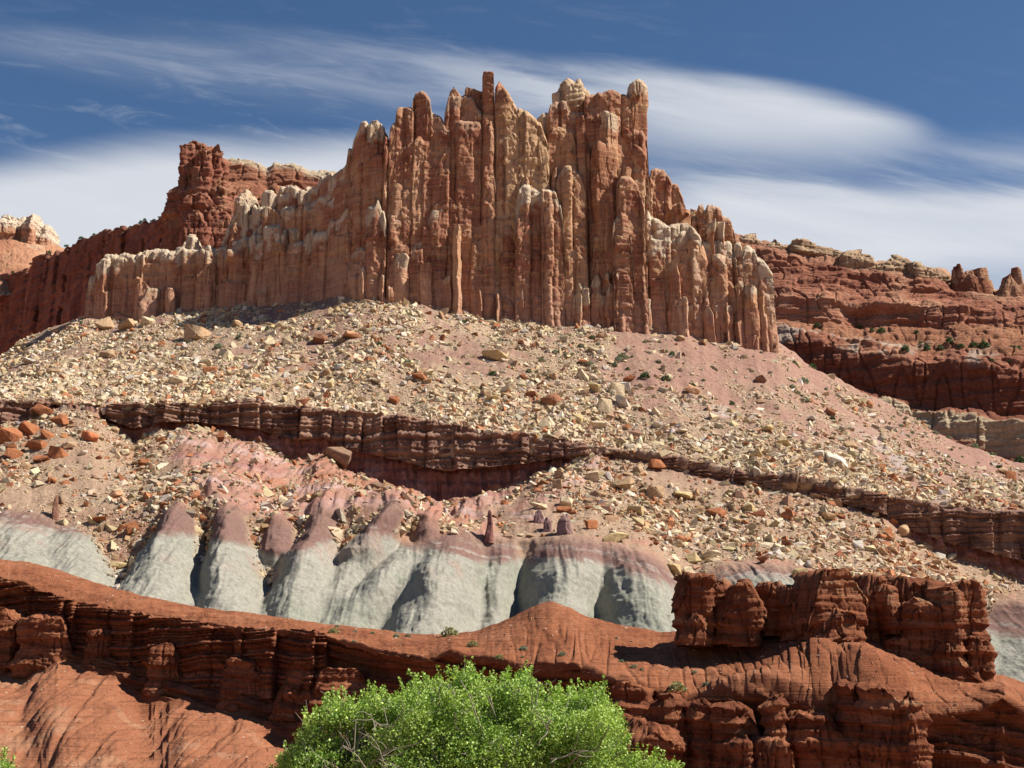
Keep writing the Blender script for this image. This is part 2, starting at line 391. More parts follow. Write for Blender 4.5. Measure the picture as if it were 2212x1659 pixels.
# ledge: blocky upper unit and crumbling lower unit
blk = pn(np.stack([np.floor(P[..., 0] / 5.5 + .6 * pn(P, 1 / 20., 3)), P[..., 0] * 0, np.floor(P[..., 2] / 5)], -1) * .77, 1, 21)
up = ((R > 3.0) & (R < 4.35)).astype(float); lw = ((R >= 4.35) & (R < 6)).astype(float)
h += up * (2.2 * blk + 1.5 * P1(P[..., 2] / 1.7 + .5 * pn(P, 1 / 15., 8), 22) + 2.6 * pn(P, 1 / 26., 23) + .7 * rdg(P, 1 / 3.0, 3, 27)) * 1.0
h += lw * (1.6 * (1 - 2 * np.abs(pn(np.stack([P[..., 0] / 2.6, P[..., 1] / 40, P[..., 2] / 14.], -1), 1, 28))) + 1.8 * (1 - 2 * np.abs(pn(np.stack([P[..., 0] / 7, P[..., 1] / 40, P[..., 2] / 60], -1), 1, 24))) + 2.5 * pn(P, 1 / 40., 25) + .7 * P1(P[..., 2] / 2.2, 26))
mz = (R > 6.05) * (1 - sstep(R, 7.8, 8.2)) * sstep(PX + 30 * pn(P, 1 / 20., 291), 380, 450) * (1 - sstep(PX + .6 * (PY - 1050) + 40 * pn(P, 1 / 20., 292), 1010, 1180))
h += mz * (1.6 * (1 - 2 * np.abs(pn(np.stack([P[..., 0] / 8. + .3 * pn(P, 1 / 12., 293), P[..., 1] / 60., P[..., 2] / 40.], -1), 1, 294))) + .8 * (1 - 2 * np.abs(pn(np.stack([P[..., 0] / 2.8, P[..., 1] / 25., P[..., 2] / 16.], -1), 1, 295))))
# badland spurs: crest lines (x, y) top -> bottom, half width top/bottom, height in metres
SPURS = [((55, 1105), (40, 1290), 75, 190, 12, 1.6), ((150, 1130), (190, 1310), 50, 95, 8, 1.6), ((20, 1100), (-60, 1300), 40, 95, 8, 1.6), ((392, 1082), (340, 1320), 34, 118, 18, 1.7), ((500, 1088), (508, 1340), 34, 92, 20, 1.7),
         ((600, 1110), (600, 1190), 26, 44, 6, 1.5), ((695, 1120), (640, 1355), 36, 104, 19, 1.7), ((765, 1180), (730, 1310), 26, 66, 9, 1.6), ((915, 1176), (740, 1380), 60, 112, 17, 1.7),
         ((985, 1156), (925, 1400), 78, 112, 27, 1.9), ((1080, 1165), (1062, 1400), 40, 48, 10, 1.7), ((1235, 1160), (1195, 1400), 88, 84, 27, 2.0), ((1345, 1172), (1400, 1410), 80, 110, 29, 2.0), ((1440, 1250), (1490, 1420), 30, 60, 7, 1.6),
         ((1640, 1210), (1650, 1330), 110, 150, 12, 2.2), ((2215, 1285), (2200, 1500), 90, 120, 16, 1.8), ((2120, 1330), (2080, 1480), 45, 80, 10, 1.6),
         ((440, 965), (470, 1055), 30, 50, 9), ((515, 965), (520, 1075), 20, 44, 10), ((600, 990), (590, 1050), 26, 44, 8), ((560, 985), (548, 1060), 16, 34, 7), ((730, 1055), (690, 1125), 20, 46, 8),
         ((870, 1070), (780, 1200), 26, 66, 12, 1.5), ((925, 1092), (930, 1150), 18, 36, 6), ((1060, 1120), (1058, 1165), 10, 34, 4), ((395, 935), (400, 1000), 20, 46, 5), ((1300, 985), (1150, 1110), 20, 70, 7), ((1100, 1060), (1010, 1110), 20, 50, 5)]
hs_ = np.zeros_like(h); spurmask = np.zeros_like(h)
wx = PX + 9 * pn(P, 1 / 16., 31) ; wy = PY
for SP in SPURS:
    a, b_, w0, w1, H = SP[:5]; ex = SP[5] if len(SP) > 5 else 1.25
    ax, ay = a; bx, by = b_
    t = (wy - ay) / (by - ay); tc = np.clip(t, -0.3, 1.0)
    cx = ax + (bx - ax) * tc; w = w0 + (w1 - w0) * np.clip(t, 0, 1)
    e = np.abs(wx - cx) / w / 1.12
    prof = np.clip(1 - e ** ex, 0, 1)
    gate = (1 - np.clip(t - 1, 0, .6) / .6)
    v = prof * np.clip(t * 3.2 + .45, 0, 1) * gate
    hs_ = (hs_ ** 3 + (.62 * H * (.38 if ay < 1070 and ax < 800 else 1) * prof * np.clip(t * 1.7 + .18, 0, 1) ** .9 * gate) ** 3) ** (1 / 3.); spurmask = np.maximum(spurmask, v)
fade = 1 - sstep(R, 10.2, 11)
rill = (1 - 2 * np.abs(pn(np.stack([P[..., 0] / 3.2, P[..., 1] / 30., P[..., 2] / 22.], -1), 1, 33)))
lipp = np.zeros_like(h)
for (x0, x1, y0, y1, dd) in ((470, 545, 1168, 1255, 2.6), (625, 700, 1186, 1290, 2.8), (915, 1052, 1224, 1340, 5.0), (735, 772, 1190, 1240, 1.8), (1150, 1290, 1258, 1350, 3.2), (1312, 1442, 1246, 1350, 3.6), (400, 440, 1170, 1240, 1.8), (1055, 1110, 1270, 1350, 2)):
    lx = x0 + 10 * pn(P, 1 / 7., 39); ly = y0 + 9 * pn(P, 1 / 9., 40) + 14 * ((PX - (x0 + x1) / 2) / (x1 - x0)) ** 2 * 2
    fl_ = 1 - 2 * np.abs(pn(np.stack([P[..., 0] / 2.2, P[..., 1] * 0, P[..., 2] / 22.], -1), 1, 35))
    lipp += .8 * sstep(PX, lx - 16, lx + 16) * (1 - sstep(PX, x1 - 16 + lx - x0, x1 + 16 + lx - x0)) * sstep(PY, ly - 5, ly + 5) * np.clip(1 - (PY - ly) / (y1 - y0), 0, 1) ** .7 * (dd + .8 * fl_)
rill2 = (1 - 2 * np.abs(pn(np.stack([P[..., 0] / 1.3 + .5 * pn(P, 1 / 8., 36), P[..., 1] / 14., P[..., 2] / 10.], -1), 1, 37)))
spur_push = lipp + hs_ * fade * 1.45 + 1.3 * spurmask * pn(P, 1 / 9., 38)
h += spurmask * (.42 * rill + .22 * rill2 + .30 * fbm(P, 1 / 3., 4, 34))
# gullies between spurs
bad = sstep(R, 7.7, 8.3) * fade
h += bad * (-2.0 * (1 - spurmask))
# small scarps on the flat fronts of some hills
for (x0, x1, y0, y1, dd) in ((470, 545, 1168, 1255, 4.5), (625, 700, 1185, 1290, 4.5), (915, 1050, 1222, 1335, 7.0), (735, 770, 1190, 1240, 2), (1150, 1300, 1255, 1330, 3.0), (1330, 1430, 1240, 1330, 3.5)):
    mx = sstep(PX, x0 - 8, x0 + 3) * (1 - sstep(PX, x1 - 3, x1 + 8)); my = sstep(PY, y0, y0 + 9) * (1 - sstep(PY, y1 - 50, y1 + 25))
    h -= .0 * mx * my * (dd + .9 * pn(np.stack([P[..., 0] / 2.5, P[..., 1] * 0, P[..., 2] / 30.], -1), 1, 35)) * .8
T.push(h); T.P = T.P + spur_push[..., None] * np.array((0, -.975, .10)); P = T.P; N = T.nrm(); PX, PY = to_px(P)
# colours
n1 = fbm(P, 1 / 40., 4, 41); n2 = fbm(P, 1 / 9., 4, 42); n3 = fbm(P, 1 / 2.5, 3, 43)
CH = pn(np.stack([P[..., 0] / 20. + .25 * pn(P, 1 / 25., 281), P[..., 2] / 110., P[..., 1] / 200.], -1), 1, 280) + .3 * pn(P, 1 / 12., 282)
c = np.zeros(P.shape) + np.array((0.265, 0.155, 0.117))
c = mixc(c, (0.35, 0.255, 0.175), sstep(n1 + .5 * n2, -.1, .5))
yl = 700 + .0 * PX; right = sstep(PX + 60 * n1, 1150, 1500) * (1 - sstep(R, 2.6, 3.2))
c = mixc(c, (0.285, 0.16, 0.122), right * .8)
c = mixc(c, (0.37, 0.31, 0.285), right * sstep(n1 + .3 * n2, .15, .4) * sstep(PY - (700 + (PX - 1200) * .25), 40, 110) * .8)
low = sstep(R, 5.9, 6.3)
c = mixc(c, (0.32, 0.215, 0.145), low * .8)
c = mixc(c, (0.33, 0.145, 0.09), low * sstep(n1 + .6 * n2, -.05, .35) * .6)
c = mixc(c, (0.30, 0.155, 0.12), mz * .75)
c = mixc(c, (0.36, 0.235, 0.215), mz * sstep(P1(P[..., 2] / 4. + .5 * n2, 296), .05, .35) * .6)
c = mixc(c, (0.33, 0.13, 0.075), mz * sstep(n1 - .4 * n2, .05, .35) * .6)
# clays by elevation with dipping, wavy beds
zz = PY + 10 * n1 + 5 * n2 - ip(PX, TOP5)       # px below the hill-top line
pink = sstep(spurmask + .35 * n2, .22, .5) * (1 - sstep(zz, -60, 10)) * low
c = mixc(c, (0.33, 0.16, 0.115), pink * .75 * sstep(n2 + .4 * n1, -.35, .15))
c = mixc(c, (0.40, 0.27, 0.24), pink * sstep(P1(zz / 14. + .3 * n2, 44), .1, .35) * .8)
c = mixc(c, (0.25, 0.10, 0.08), pink * sstep(P1(zz / 22. + .3 * n2, 45), .15, .4) * .7)
mar = sstep(zz, -25, 8) * bad
c = mixc(c, (0.185, 0.108, 0.088), mar * np.clip(spurmask * 2, 0, 1))
gtop = ip(PX, [(0, 40), (300, 60), (390, 75), (500, 78), (640, 82), (760, 60), (880, 90), (930, 55), (1050, 45), (1270, 40), (1450, 40), (1600, 15), (1760, 20), (2100, 50), (2212, 60)])
gtop = gtop + 26 * n1 + 12 * n2
gr = sstep(zz + 7 * n3, gtop - 10, gtop + 12) * bad
wh = sstep(P1((zz + 4 * n3 + 8 * n2) / 7.5, 49), .05, .3) * sstep(n2 + .5 * n3, -.2, .2) * sstep(zz, gtop - 45, gtop - 10) * (1 - sstep(zz, gtop + 10, gtop + 45)) * bad
c = mixc(c, (0.275, 0.26, 0.215), gr)
c = mixc(c, (0.225, 0.228, 0.178), gr * sstep(n1 + .5 * n2, .1, .45) * .6)
c = mixc(c, (0.40, 0.38, 0.33), wh * .5)
c = mixc(c, (0.19, 0.18, 0.14), gr * sstep(n3 + .4 * rill, .35, .7) * .45)
c = mixc(c, (0.29, 0.19, 0.15), gr * sstep(n2 - n1, .25, .6) * .5 * (1 - sstep(zz, gtop + 20, gtop + 90)))
gul = bad * (1 - sstep(spurmask, 0.03, .16)) * (1 - sstep(PX, 760, 900))
c = mixc(c, (0.28, 0.14, 0.095), gul * .9)
# the ledge
upm = sstep(R, 2.95, 3.05) * (1 - sstep(R, 4.5, 4.7)); lwm = sstep(R, 4.5, 4.7) * (1 - sstep(R, 5.9, 6.05))
c = mixc(c, (0.27, 0.165, 0.115), upm)
c = mixc(c, (0.10, 0.05, 0.035), upm * sstep(P1(P[..., 2] / 1.6 + .5 * n2, 46), .0, .25) * .85)
c = mixc(c, (0.46, 0.32, 0.21), upm * sstep(P1(P[..., 2] / 3.0 + .5 * n2, 47), .15, .4) * .7)
c = mixc(c, (0.22, 0.09, 0.07), lwm)
c = mixc(c, (0.33, 0.18, 0.15), lwm * sstep(n2 + n3 * .5, .05, .4) * .75)
c = mixc(c, (0.17, 0.075, 0.055), lwm * sstep(P1(P[..., 2] / 2.4 + .8 * n2, 48), .15, .4) * .3)
c = mixc(c, (0.33, 0.14, 0.07), lwm * sstep(R, 4.5, 4.6) * (1 - sstep(R, 4.75, 4.95)) * .7)
RUB = rub_density(PX, PY, R, spurmask, n1, n2) * (1 - .6 * mz) * (1 + .35 * sstep(R, 2.1, 2.5) * (R < 3))
c = mixc(c, (.36, .265, .175), np.clip(RUB, 0, 1) * (R < 3) * .6 + np.clip(RUB, 0, 1) * (R > 6) * .3)
o = mesh_obj('talus_slope', P, grid_quads(*P.shape[:2]), M_TALUS, colr=c); tag(o, kind='structure')
RUB = RUB * np.where(R < 3, 1, 1)
at = o.data.attributes.new('rub', 'FLOAT', 'POINT'); at.data.foreach_set('value', np.clip(RUB.ravel(), 0, 1).astype(np.float32))

# ------------------------------------------------------------------ loose stones
def rock_proto(seed, kind=0):
    rnd = random.Random(seed); bm = bmesh.new()
    n = 13 if kind == 0 else 16
    for _ in range(n):
        v = Vector([rnd.uniform(-1, 1) for _ in range(3)])
        k = max(abs(v.x), abs(v.y), abs(v.z)); v = v / (k ** .85 + 1e-6) * rnd.uniform(.8, 1)
        bm.verts.new((v.x * .5, v.y * .42, v.z * .34))
    r = bmesh.ops.convex_hull(bm, input=bm.verts)
    junk = [g for g in r['geom_interior'] + r['geom_unused'] if isinstance(g, bmesh.types.BMVert)]
    bmesh.ops.delete(bm, geom=list(set(junk)), context='VERTS')
    bmesh.ops.triangulate(bm, faces=bm.faces); bm.verts.ensure_lookup_table()
    bm.verts.index_update()
    V = np.array([v.co[:] for v in bm.verts]); Q = np.array([[v.index for v in f.verts] for f in bm.faces]); bm.free(); return V, Q
PROTO = [rock_proto(100 + k) for k in range(36)]
def rots(n, rs, tilt=.6):
    a = rs.uniform(0, 2 * np.pi, n); b = rs.normal(0, tilt, n); c_ = rs.normal(0, tilt, n)
    ca, sa, cb, sb, cc, sc_ = np.cos(a), np.sin(a), np.cos(b), np.sin(b), np.cos(c_), np.sin(c_)
    z = np.zeros(n); on = np.ones(n)
    Rz = np.stack([ca, -sa, z, sa, ca, z, z, z, on], -1).reshape(n, 3, 3); Rx = np.stack([on, z, z, z, cb, -sb, z, sb, cb], -1).reshape(n, 3, 3)
    Ry = np.stack([cc, z, sc_, z, on, z, -sc_, z, cc], -1).reshape(n, 3, 3)
    return Rx @ Ry @ Rz
def sample_cells(P, dens, n, rs):
    A = np.linalg.norm(np.cross(P[1:, :-1] - P[:-1, :-1], P[:-1, 1:] - P[:-1, :-1]), axis=-1)
    w = (A * dens[:-1, :-1]).ravel(); w = w / w.sum(); idx = rs.choice(len(w), n, p=w)
    r, c_ = np.unravel_index(idx, A.shape); fu = rs.rand(n, 1); fv = rs.rand(n, 1)
    p = P[r, c_] * (1 - fu) * (1 - fv) + P[r + 1, c_] * fv * (1 - fu) + P[r, c_ + 1] * fu * (1 - fv) + P[r + 1, c_ + 1] * fu * fv
    return p, r, c_
STC = np.array([(0.58, 0.46, 0.295), (0.54, 0.42, 0.26), (0.60, 0.51, 0.365), (0.47, 0.345, 0.21), (0.42, 0.26, 0.15), (0.40, 0.17, 0.08), (0.58, 0.50, 0.39)])
def stone_colors(n, rs, redness):
    w = np.array([.30,   .22, .14, .14, .10, .04, .06]); ch = rs.choice(7, n, p=w)
    red = rs.rand(n) < redness; ch = np.where(red, np.where(rs.rand(n) < .55, 5, 4), ch)
    return STC[ch] * rs.uniform(.6, 1.06, (n, 1)) * np.stack([np.ones(n), rs.uniform(.93, 1.03, n), rs.uniform(.9, 1.12, n)], -1)
def scatter_mesh(name, p, size, cols, rs, mat, flat=1.0, sink=-.08):
    n = len(p); Rm = rots(n, rs); k = rs.randint(0, len(PROTO), n); asp = rs.uniform(.65, 1.35, (n, 3)); asp[:, 2] *= flat
    Vs, Qs, Cs, off = [], [], [], 0
    for j in range(len(PROTO)):
        m = k == j
        if not m.any(): continue
        V, Q = PROTO[j]; nv = len(V)
        VV = np.einsum('nij,nvj->nvi', Rm[m], V[None] * (asp[m] * size[m, None])[:, None, :]) + p[m][:, None, :]
        VV[..., 2] += (size[m] * sink)[:, None]
        Vs.append(VV.reshape(-1, 3)); Qs.append((Q[None] + (np.arange(m.sum()) * nv)[:, None, None] + off).reshape(-1, 3))
        Cs.append(np.repeat(cols[m], nv, 0)); off += nv * m.sum()
    return mesh_obj(name, np.concatenate(Vs), np.concatenate(Qs), mat, colr=np.concatenate(Cs), smooth=False)
rs = np.random.RandomState(7)
p, r_, c_ = sample_cells(P, RUB * np.where(R < 3, 1.0, .8), 112000, rs)
zone = 1 + .9 * np.clip(fbm(p, 1 / 70., 3, 141) + .35 * fbm(p, 1 / 22., 2, 142), -.6, .9)
size = np.clip(0.86 * zone * (1 - rs.rand(len(p))) ** (-0.47), .55, 5.0)
red = np.where(R[r_, c_] > 6, .24, .05) + .25 * (PX[r_, c_] > 1900) * (R[r_, c_] > 2.5)
cols = stone_colors(len(p), rs, red)
cols *= np.where((R[r_, c_] > 6) & (PX[r_, c_] < 900), .9, 1)[:, None]
tag(scatter_mesh('rubble', p, size, cols, rs, M_STONE, .8), 'cream and tan sandstone rubble strewn over the slope under the castle', 'rubble', kind='stuff')

# ------------------------------------------------------------------ rock columns
def column(name, xl, xr, yt, yb, Yf, depth=None, seed=0, taper=.10, dome=.5, flat=0.0, lean=0.0, parent=None, mat=None, cap=0.5, capc=(0.56, 0.46, 0.33),
           c0=(0.37, 0.17, 0.10), c1=(0.47, 0.275, 0.16), c2=(0.28, 0.115, 0.065), cb=None, rough=1.0, res=0.55, strata=0.14, joints=2, bulge=.04, sharp=44, sink=9, cols=1.0, pt=0, sc=1.0, seg=130):
    """an upright rock mass between bearings xl..xr, from yb (foot) up to yt, whose front stands Yf metres away"""
    rnd = random.Random(seed * 7 + 3)
    A = W(xl, yb, Yf); B = W(xr, yb, Yf); zt = W((xl + xr) / 2, yt, Yf + 3)[2]; zb = min(A[2], B[2]) - sink
    w = B[0] - A[0]; cx = (A[0] + B[0]) / 2; dp = depth or w * rnd.uniform(.9, 1.2)
    w = w; Hh = zt - zb
    nr = int(min(max(Hh / res, 12), 260)); ns = int(min(max((w + dp) * 2 / res / 1.15, 24), seg))
    t = np.linspace(0, 1, nr)[:, None]; z = zb + Hh * t
    th = np.linspace(0, 2 * np.pi, ns, endpoint=False)[None, :] + 0 * t
    # plan of flat joint faces (front, flanks, chamfers) that shift at bedding breaks
    fr = -math.pi / 2 + rnd.uniform(-.32, .32)
    phis = [fr, rnd.uniform(-.25, .25), math.pi + rnd.uniform(-.25, .25), math.pi / 2, fr + rnd.uniform(.65, .95), fr - rnd.uniform(.65, .95), math.pi * .27, math.pi * .73]
    dist = [rnd.uniform(.88, .98), 1, 1, 1, rnd.uniform(1.08, 1.32), rnd.uniform(1.08, 1.32), 1.15, 1.15]
    nb = joints + 1; brk = sorted(rnd.uniform(.15, .93) for _ in range(joints))
    acc = 0
    for q_, (ph, d0) in enumerate(zip(phis, dist)):
        amp = (.15 if q_ in (0, 4, 5) else .05)
        ds = [d0 * (1 + rnd.uniform(-amp, amp)) for _ in range(nb)]; d = np.full_like(t, ds[0])
        for j, bz in enumerate(brk):
            bw = .9 / Hh
            zj = t + (.025 * np.sin(th * 2 + ph + j) + .02 * np.sin(th * 5 + j * 2))
            d = d + (ds[j + 1] - ds[j]) * sstep(zj, bz - bw, bz + bw)
        q = np.maximum(np.cos(th - ph), 0) / (d + 0 * th)
        acc = acc + q ** sharp
    r = acc ** (-1.0 / sharp)
    hw = w / 2 * 1.10
    soft = cap >= 1.9 or dome >= .75 or pt > 0 or name == 'rock_dome'
    if soft:
        tz = (zt - z) / max(hw * 2 * dome * 1.0, .5)
        tz = tz + .30 * pn(np.stack([np.cos(th) * 1.3, np.sin(th) * 1.3, tz * 1.6 + 0 * th], -1), 1, seed % 90 + 1) * (tz < 1.3)
        crown = np.sqrt(np.clip(1 - (1 - np.clip(tz, 0, 1)) ** 1.7, 0, 1)); crown = .6 * crown + .4 * (np.floor(crown * 5 + .5) / 5) * (crown > .1) + .4 * crown * (crown <= .1)
        crown = flat * sstep(tz, -.02, .12) + (1 - flat) * crown
        if pt: crown = crown * np.clip((zt - z) / (pt * hw * 2) , 0.03, 1) ** .75
    else:
        m_ = 7; zz_ = np.minimum(z, zt); cr_ = np.ones_like(z); cr_[-m_:, 0] = np.linspace(1, .05, m_ + 1)[1:]
        z = zb + (zt - zb) * np.clip(t / (1 - m_ / (nr - 1.0)), 0, 1); crown = cr_ + 0 * th
    s = (1 + taper * (1 - t) - taper * .3) * crown
    s = s * (1 + bulge * P1(z / (9.0 * sc) + seed * 3.1, 61) + bulge * .8 * P1(z / (26.0 * sc) + seed * 1.7, 62))
    off = rnd.uniform(-.35, .35) * hw
    X = cx + lean * Hh * (t - .35) * .1 + off * (1 - crown) + hw * s * r * np.cos(th); Y = Yf + dp / 2 + dp / 2 * s * r * np.sin(th)
    V = np.stack([X, Y, z + 0 * th], -1)
    if not soft:      # broken crown: clipped by a few slanting joint faces
        ux = (X - cx) / hw; uy = (Y - Yf - dp / 2) / (dp / 2)
        for q_ in range(4):
            az = rnd.uniform(0, 2 * math.pi) if q_ < 2 else (rnd.uniform(-1.0, .2) if q_ == 2 else rnd.uniform(2.9, 4.1))
            st = (rnd.uniform(.25, .9) if q_ < 2 else rnd.uniform(1.2, 4.0)) * (1 - .6 * flat); o_ = rnd.uniform(-.1, .5) if q_ < 2 else rnd.uniform(.3, .8)
            V[..., 2] = np.minimum(V[..., 2], zt - st * hw * np.maximum(ux * math.cos(az) + uy * math.sin(az) - o_, 0) * (1 + .25 * pn(V, 1 / (5. * sc), 59)))
    tilt = rnd.uniform(-.45, .45) * hw * (1 if soft else .3); V[..., 2] += tilt * np.cos(th) * sstep(z, zt - 2.2 * hw, zt)
    # one warp shared by neighbours, so joints wander without opening gaps
    V[..., 0] += sc * (1.5 * pn(np.stack([V[..., 0] / (34. * sc), 0 * V[..., 0], V[..., 2] / (24. * sc)], -1), 1, 57) + .45 * pn(np.stack([V[..., 0] / (12. * sc), 0 * V[..., 0], V[..., 2] / (8. * sc)], -1), 1, 58))
    N = np.stack([np.cos(th), np.sin(th) * w / dp, 0 * th], -1); N /= np.linalg.norm(N, axis=-1, keepdims=True)
    sd_ = np.array([(seed % 5) * 3.7, 0, 0]); Q = V / sc + sd_ * .2; U = V / sc
    k = min(1.0, w / (7.0 * sc)) * rough * sc * np.clip(crown * 2.2, .25, 1)
    hgt = .75 * fbm(U * (1, 1, .4), 1 / 11., 3, 64)
    fl = 1 - 2 * np.abs(pn(np.stack([U[..., 0] / 4.2, U[..., 1] / 4.2, U[..., 2] / 45.], -1), 1, 65))
    hgt = hgt - 1.3 * sstep(fl, .86, 1.0)
    fl2 = 1 - 2 * np.abs(pn(np.stack([U[..., 0] / 1.9, U[..., 1] / 1.9, U[..., 2] / 30.], -1), 1, 77)); hgt = hgt - .30 * sstep(fl2, .8, 1.0)
    wr = pn(U, 1 / 25., 66)
    bed = P1((U[..., 2] + 3.0 * wr) / 3.1, 67) + .5 * P1((U[..., 2] + 3 * wr) / 1.1, 68)
    hgt = hgt + strata * bed
    pl = pn(np.round(U * (.16, .16, .055) + .35 * pn(U, .09, 69)[..., None]) * .73, 1, 70)
    hgt = hgt + 1.0 * pl + .18 * rdg(U, 1 / 3.5, 3, 71)
    V = V + N * (hgt * k)[..., None]
    V[..., 2] += (.9 * k * fbm(U, 1 / 3., 3, 72)) * sstep(z, zt - 2 * hw, zt)
    top = V[-1].mean(0)[None]; nv = nr * ns
    G = grid_quads(nr, ns, wrap=True)[:, ::-1]
    # colour
    nA = fbm(U, 1 / 18., 3, 73); nB = fbm(U, 1 / 4., 4, 74); vr = rnd.uniform(-1, 1)
    cc = np.zeros(V.shape) + np.array(c0) * (1 + .06 * vr) * cols
    cc = mixc(cc, np.array(c1), sstep(nA + .4 * nB + .10 * vr, .0, .4) * .7)
    cc = mixc(cc, np.array(c2), sstep(-nA + .5 * nB - .1 * vr, .1, .45) * .65)
    if cb is not None: cc = mixc(cc, np.array(cb), (1 - sstep(V[..., 2] - zb - sink, 4, 26)) * .55)
    if cap > 0:
        dz = (zt - V[..., 2]) / sc + 5.5 * nA + 6.5 * nB + 3 * pn(U, 1 / 7., 76)
        cc = mixc(cc, np.array(capc), (1 - sstep(dz, cap * 3.6, cap * 3.6 + 5)) * min(.8, cap))
    V = np.concatenate([V.reshape(-1, 3), top]); cc = np.concatenate([cc.reshape(-1, 3), cc[-1].mean(0)[None]])
    tr = np.stack([(nr - 1) * ns + np.arange(ns), (nr - 1) * ns + (np.arange(ns) + 1) % ns, np.full(ns, nv), np.full(ns, nv)], -1)
    return V, G, tr, cc


def ter(x, seed=0): return sstep(P1(x, seed), -.06, .10) - .5
def wall(top, yb, Yf, depth=14, seed=0, sc=1.0, res=.5, cap=0.0, capc=(0.56, 0.46, 0.33), c0=(0.35, 0.152, 0.094), c1=(0.465, 0.27, 0.165), c2=(0.23, 0.088, 0.055), cb=None, batter=.03, rel=1.0, pan=(5, 13), rnd_top=2.2, sink=9, rough_top=1.0, bed=.12, foot=None):
    """a joint-faced cliff mass: its top line and distances are lists of (bearing, value); broad flat panels split by long cracks"""
    rnd = random.Random(seed * 11 + 5); top = [(float(a), float(b)) for a, b in top]
    xa, xb = top[0][0], top[-1][0]
    Yl = Yf if isinstance(Yf, list) else [(xa, Yf), (xb, Yf)]; yl = yb if isinstance(yb, list) else [(xa, yb), (xb, yb)]
    Ym = float(ip((xa + xb) / 2, Yl)); step = res * F / Ym * .97
    m = max(int((xb - xa) / step), 10); px = np.linspace(xa, xb, m)
    Yx = ip(px, Yl); Tx = W(px, ip(px, top) - 3, Yx + 2 + batter * 110 * min(1, sc)); Bx = W(px, ip(px, yl), Yx)
    X0 = Bx[:, 0]; zt = Tx[:, 2] + rough_top * sc * (.5 * P1(X0 / (2.6 * sc) + seed, 301) + .3 * P1(X0 / (.9 * sc) + seed, 302)); zb = Bx[:, 2] - sink
    H = float((zt - zb).max()); n = int(min(max(H / res, 14), 330))
    ke = 7                                                         # columns and rows that turn the corner into the hill
    X = np.concatenate([np.full(ke, X0[0]), X0, np.full(ke, X0[-1])]); ZT = np.concatenate([np.full(ke, zt[0]), zt, np.full(ke, zt[-1])])
    ZB = np.concatenate([np.full(ke, zb[0]), zb, np.full(ke, zb[-1])]); YX = np.concatenate([np.full(ke, Yx[0]), Yx, np.full(ke, Yx[-1])])
    e = np.zeros(len(X)); e[:ke] = np.linspace(1, .06, ke) ** 1.6; e[-ke:] = np.linspace(.06, 1, ke) ** 1.6
    t = np.linspace(0, 1, n)[:, None]; z = ZB[None] + (ZT - ZB)[None] * t; z = np.concatenate([z, np.repeat(z[-1:], ke, 0)])
    ez = np.zeros(n + ke); ez[n:] = np.linspace(.08, 1, ke) ** 1.4
    x = X[None] + 0 * z; E = np.maximum(e[None], ez[:, None])
    U = np.stack([x, x * 0 + seed * 2.3, z], -1) / sc
    wx = x / sc + 1.3 * pn(U * (1, 1, 1), 1 / 30., 303) + .35 * pn(U, 1 / 7., 304)
    js = [X.min() / sc - 4]
    while js[-1] < X.max() / sc + 8: js.append(js[-1] + rnd.uniform(*pan) * (.55 if rnd.random() < .35 else 1))
    js = np.array(js); k = np.clip(np.searchsorted(js, wx) - 1, 0, len(js) - 2); u = wx - (js[k] + js[k + 1]) / 2; half = (js[k + 1] - js[k]) / 2
    K = len(js); zlo, zhi = float(z.min()) / sc, float(z.max()) / sc
    off = np.array([rnd.uniform(-.8, .8) for _ in range(K)]); til = np.array([rnd.uniform(-.22, .28) for _ in range(K)]); yy = off[k] + til[k] * u
    for q in range(3):
        bz = np.array([rnd.uniform(zlo, zhi) for _ in range(K)]); do = np.array([rnd.uniform(-.2, 1.3) for _ in range(K)]); dt = np.array([rnd.uniform(-.2, .2) for _ in range(K)]); sl = np.array([rnd.uniform(-.9, .9) for _ in range(K)])
        g = sstep(z / sc - bz[k] - sl[k] * u, -.4, .4); yy = yy + g * (do[k] + dt[k] * u)
    dj = half - np.abs(u); js_ = np.array([rnd.choice((.15, .4, .8, 1.3, 1.8)) for _ in range(K + 1)]); sj = np.where(u > 0, js_[k + 1], js_[k]); yy = yy + sj * np.exp(-(dj / .38) ** 2) * (.4 + .6 * sstep(pn(U * (1, 1, .35), 1 / 9., 305), -.3, .2)) + .35 * sj * np.exp(-(dj / 1.1) ** 2)
    # hairline joints inside the panels, fallen flakes, bedding
    f2 = 1 - 2 * np.abs(pn(np.stack([wx / 3.1, 0 * wx + seed, z / (26. * sc)], -1), 1, 306)); yy = yy + .55 * sstep(f2, .84, 1)
    fk = pn(U * (1, 1, .55), 1 / 8.5, 307) + .35 * pn(U, 1 / 3.5, 308); yy = yy + .6 * sstep(fk, .16, .21) - .5 * sstep(-fk, .22, .27) + .6 * sstep(fk, .42, .46)
    fo = pn(U * (1, 1, .3), 1 / 4.2, 312); yy = yy + .25 * sstep(fo, .2, .25)
    wr = pn(U, 1 / 25., 309); yy = yy + bed * (ter((z / sc + 3 * wr) / 3.4, 310) + .7 * ter((z / sc + 3 * wr) / 1.3, 311)) * 1.6 + .22 * fbm(U, 1 / 3., 3, 313)
    dt_ = (ZT[None] - z) / sc; yy = yy + rnd_top * np.clip(1 - dt_ / (rnd_top * 1.5), 0, 1) ** 2 + .8 * np.clip(1 - np.abs(dt_ - 6 - 5 * pn(U, .1, 314)) / 2., 0, 1) * .4
    de = np.minimum(x - X0[0], X0[-1] - x) / sc; yy = yy + .9 * np.clip(1 - de / 1.1, 0, 1) ** 2 + 1.2 * np.clip(1 - de / 4, 0, 1) * sstep(P1(z / (14. * sc) + seed, 317), -.2, .3)
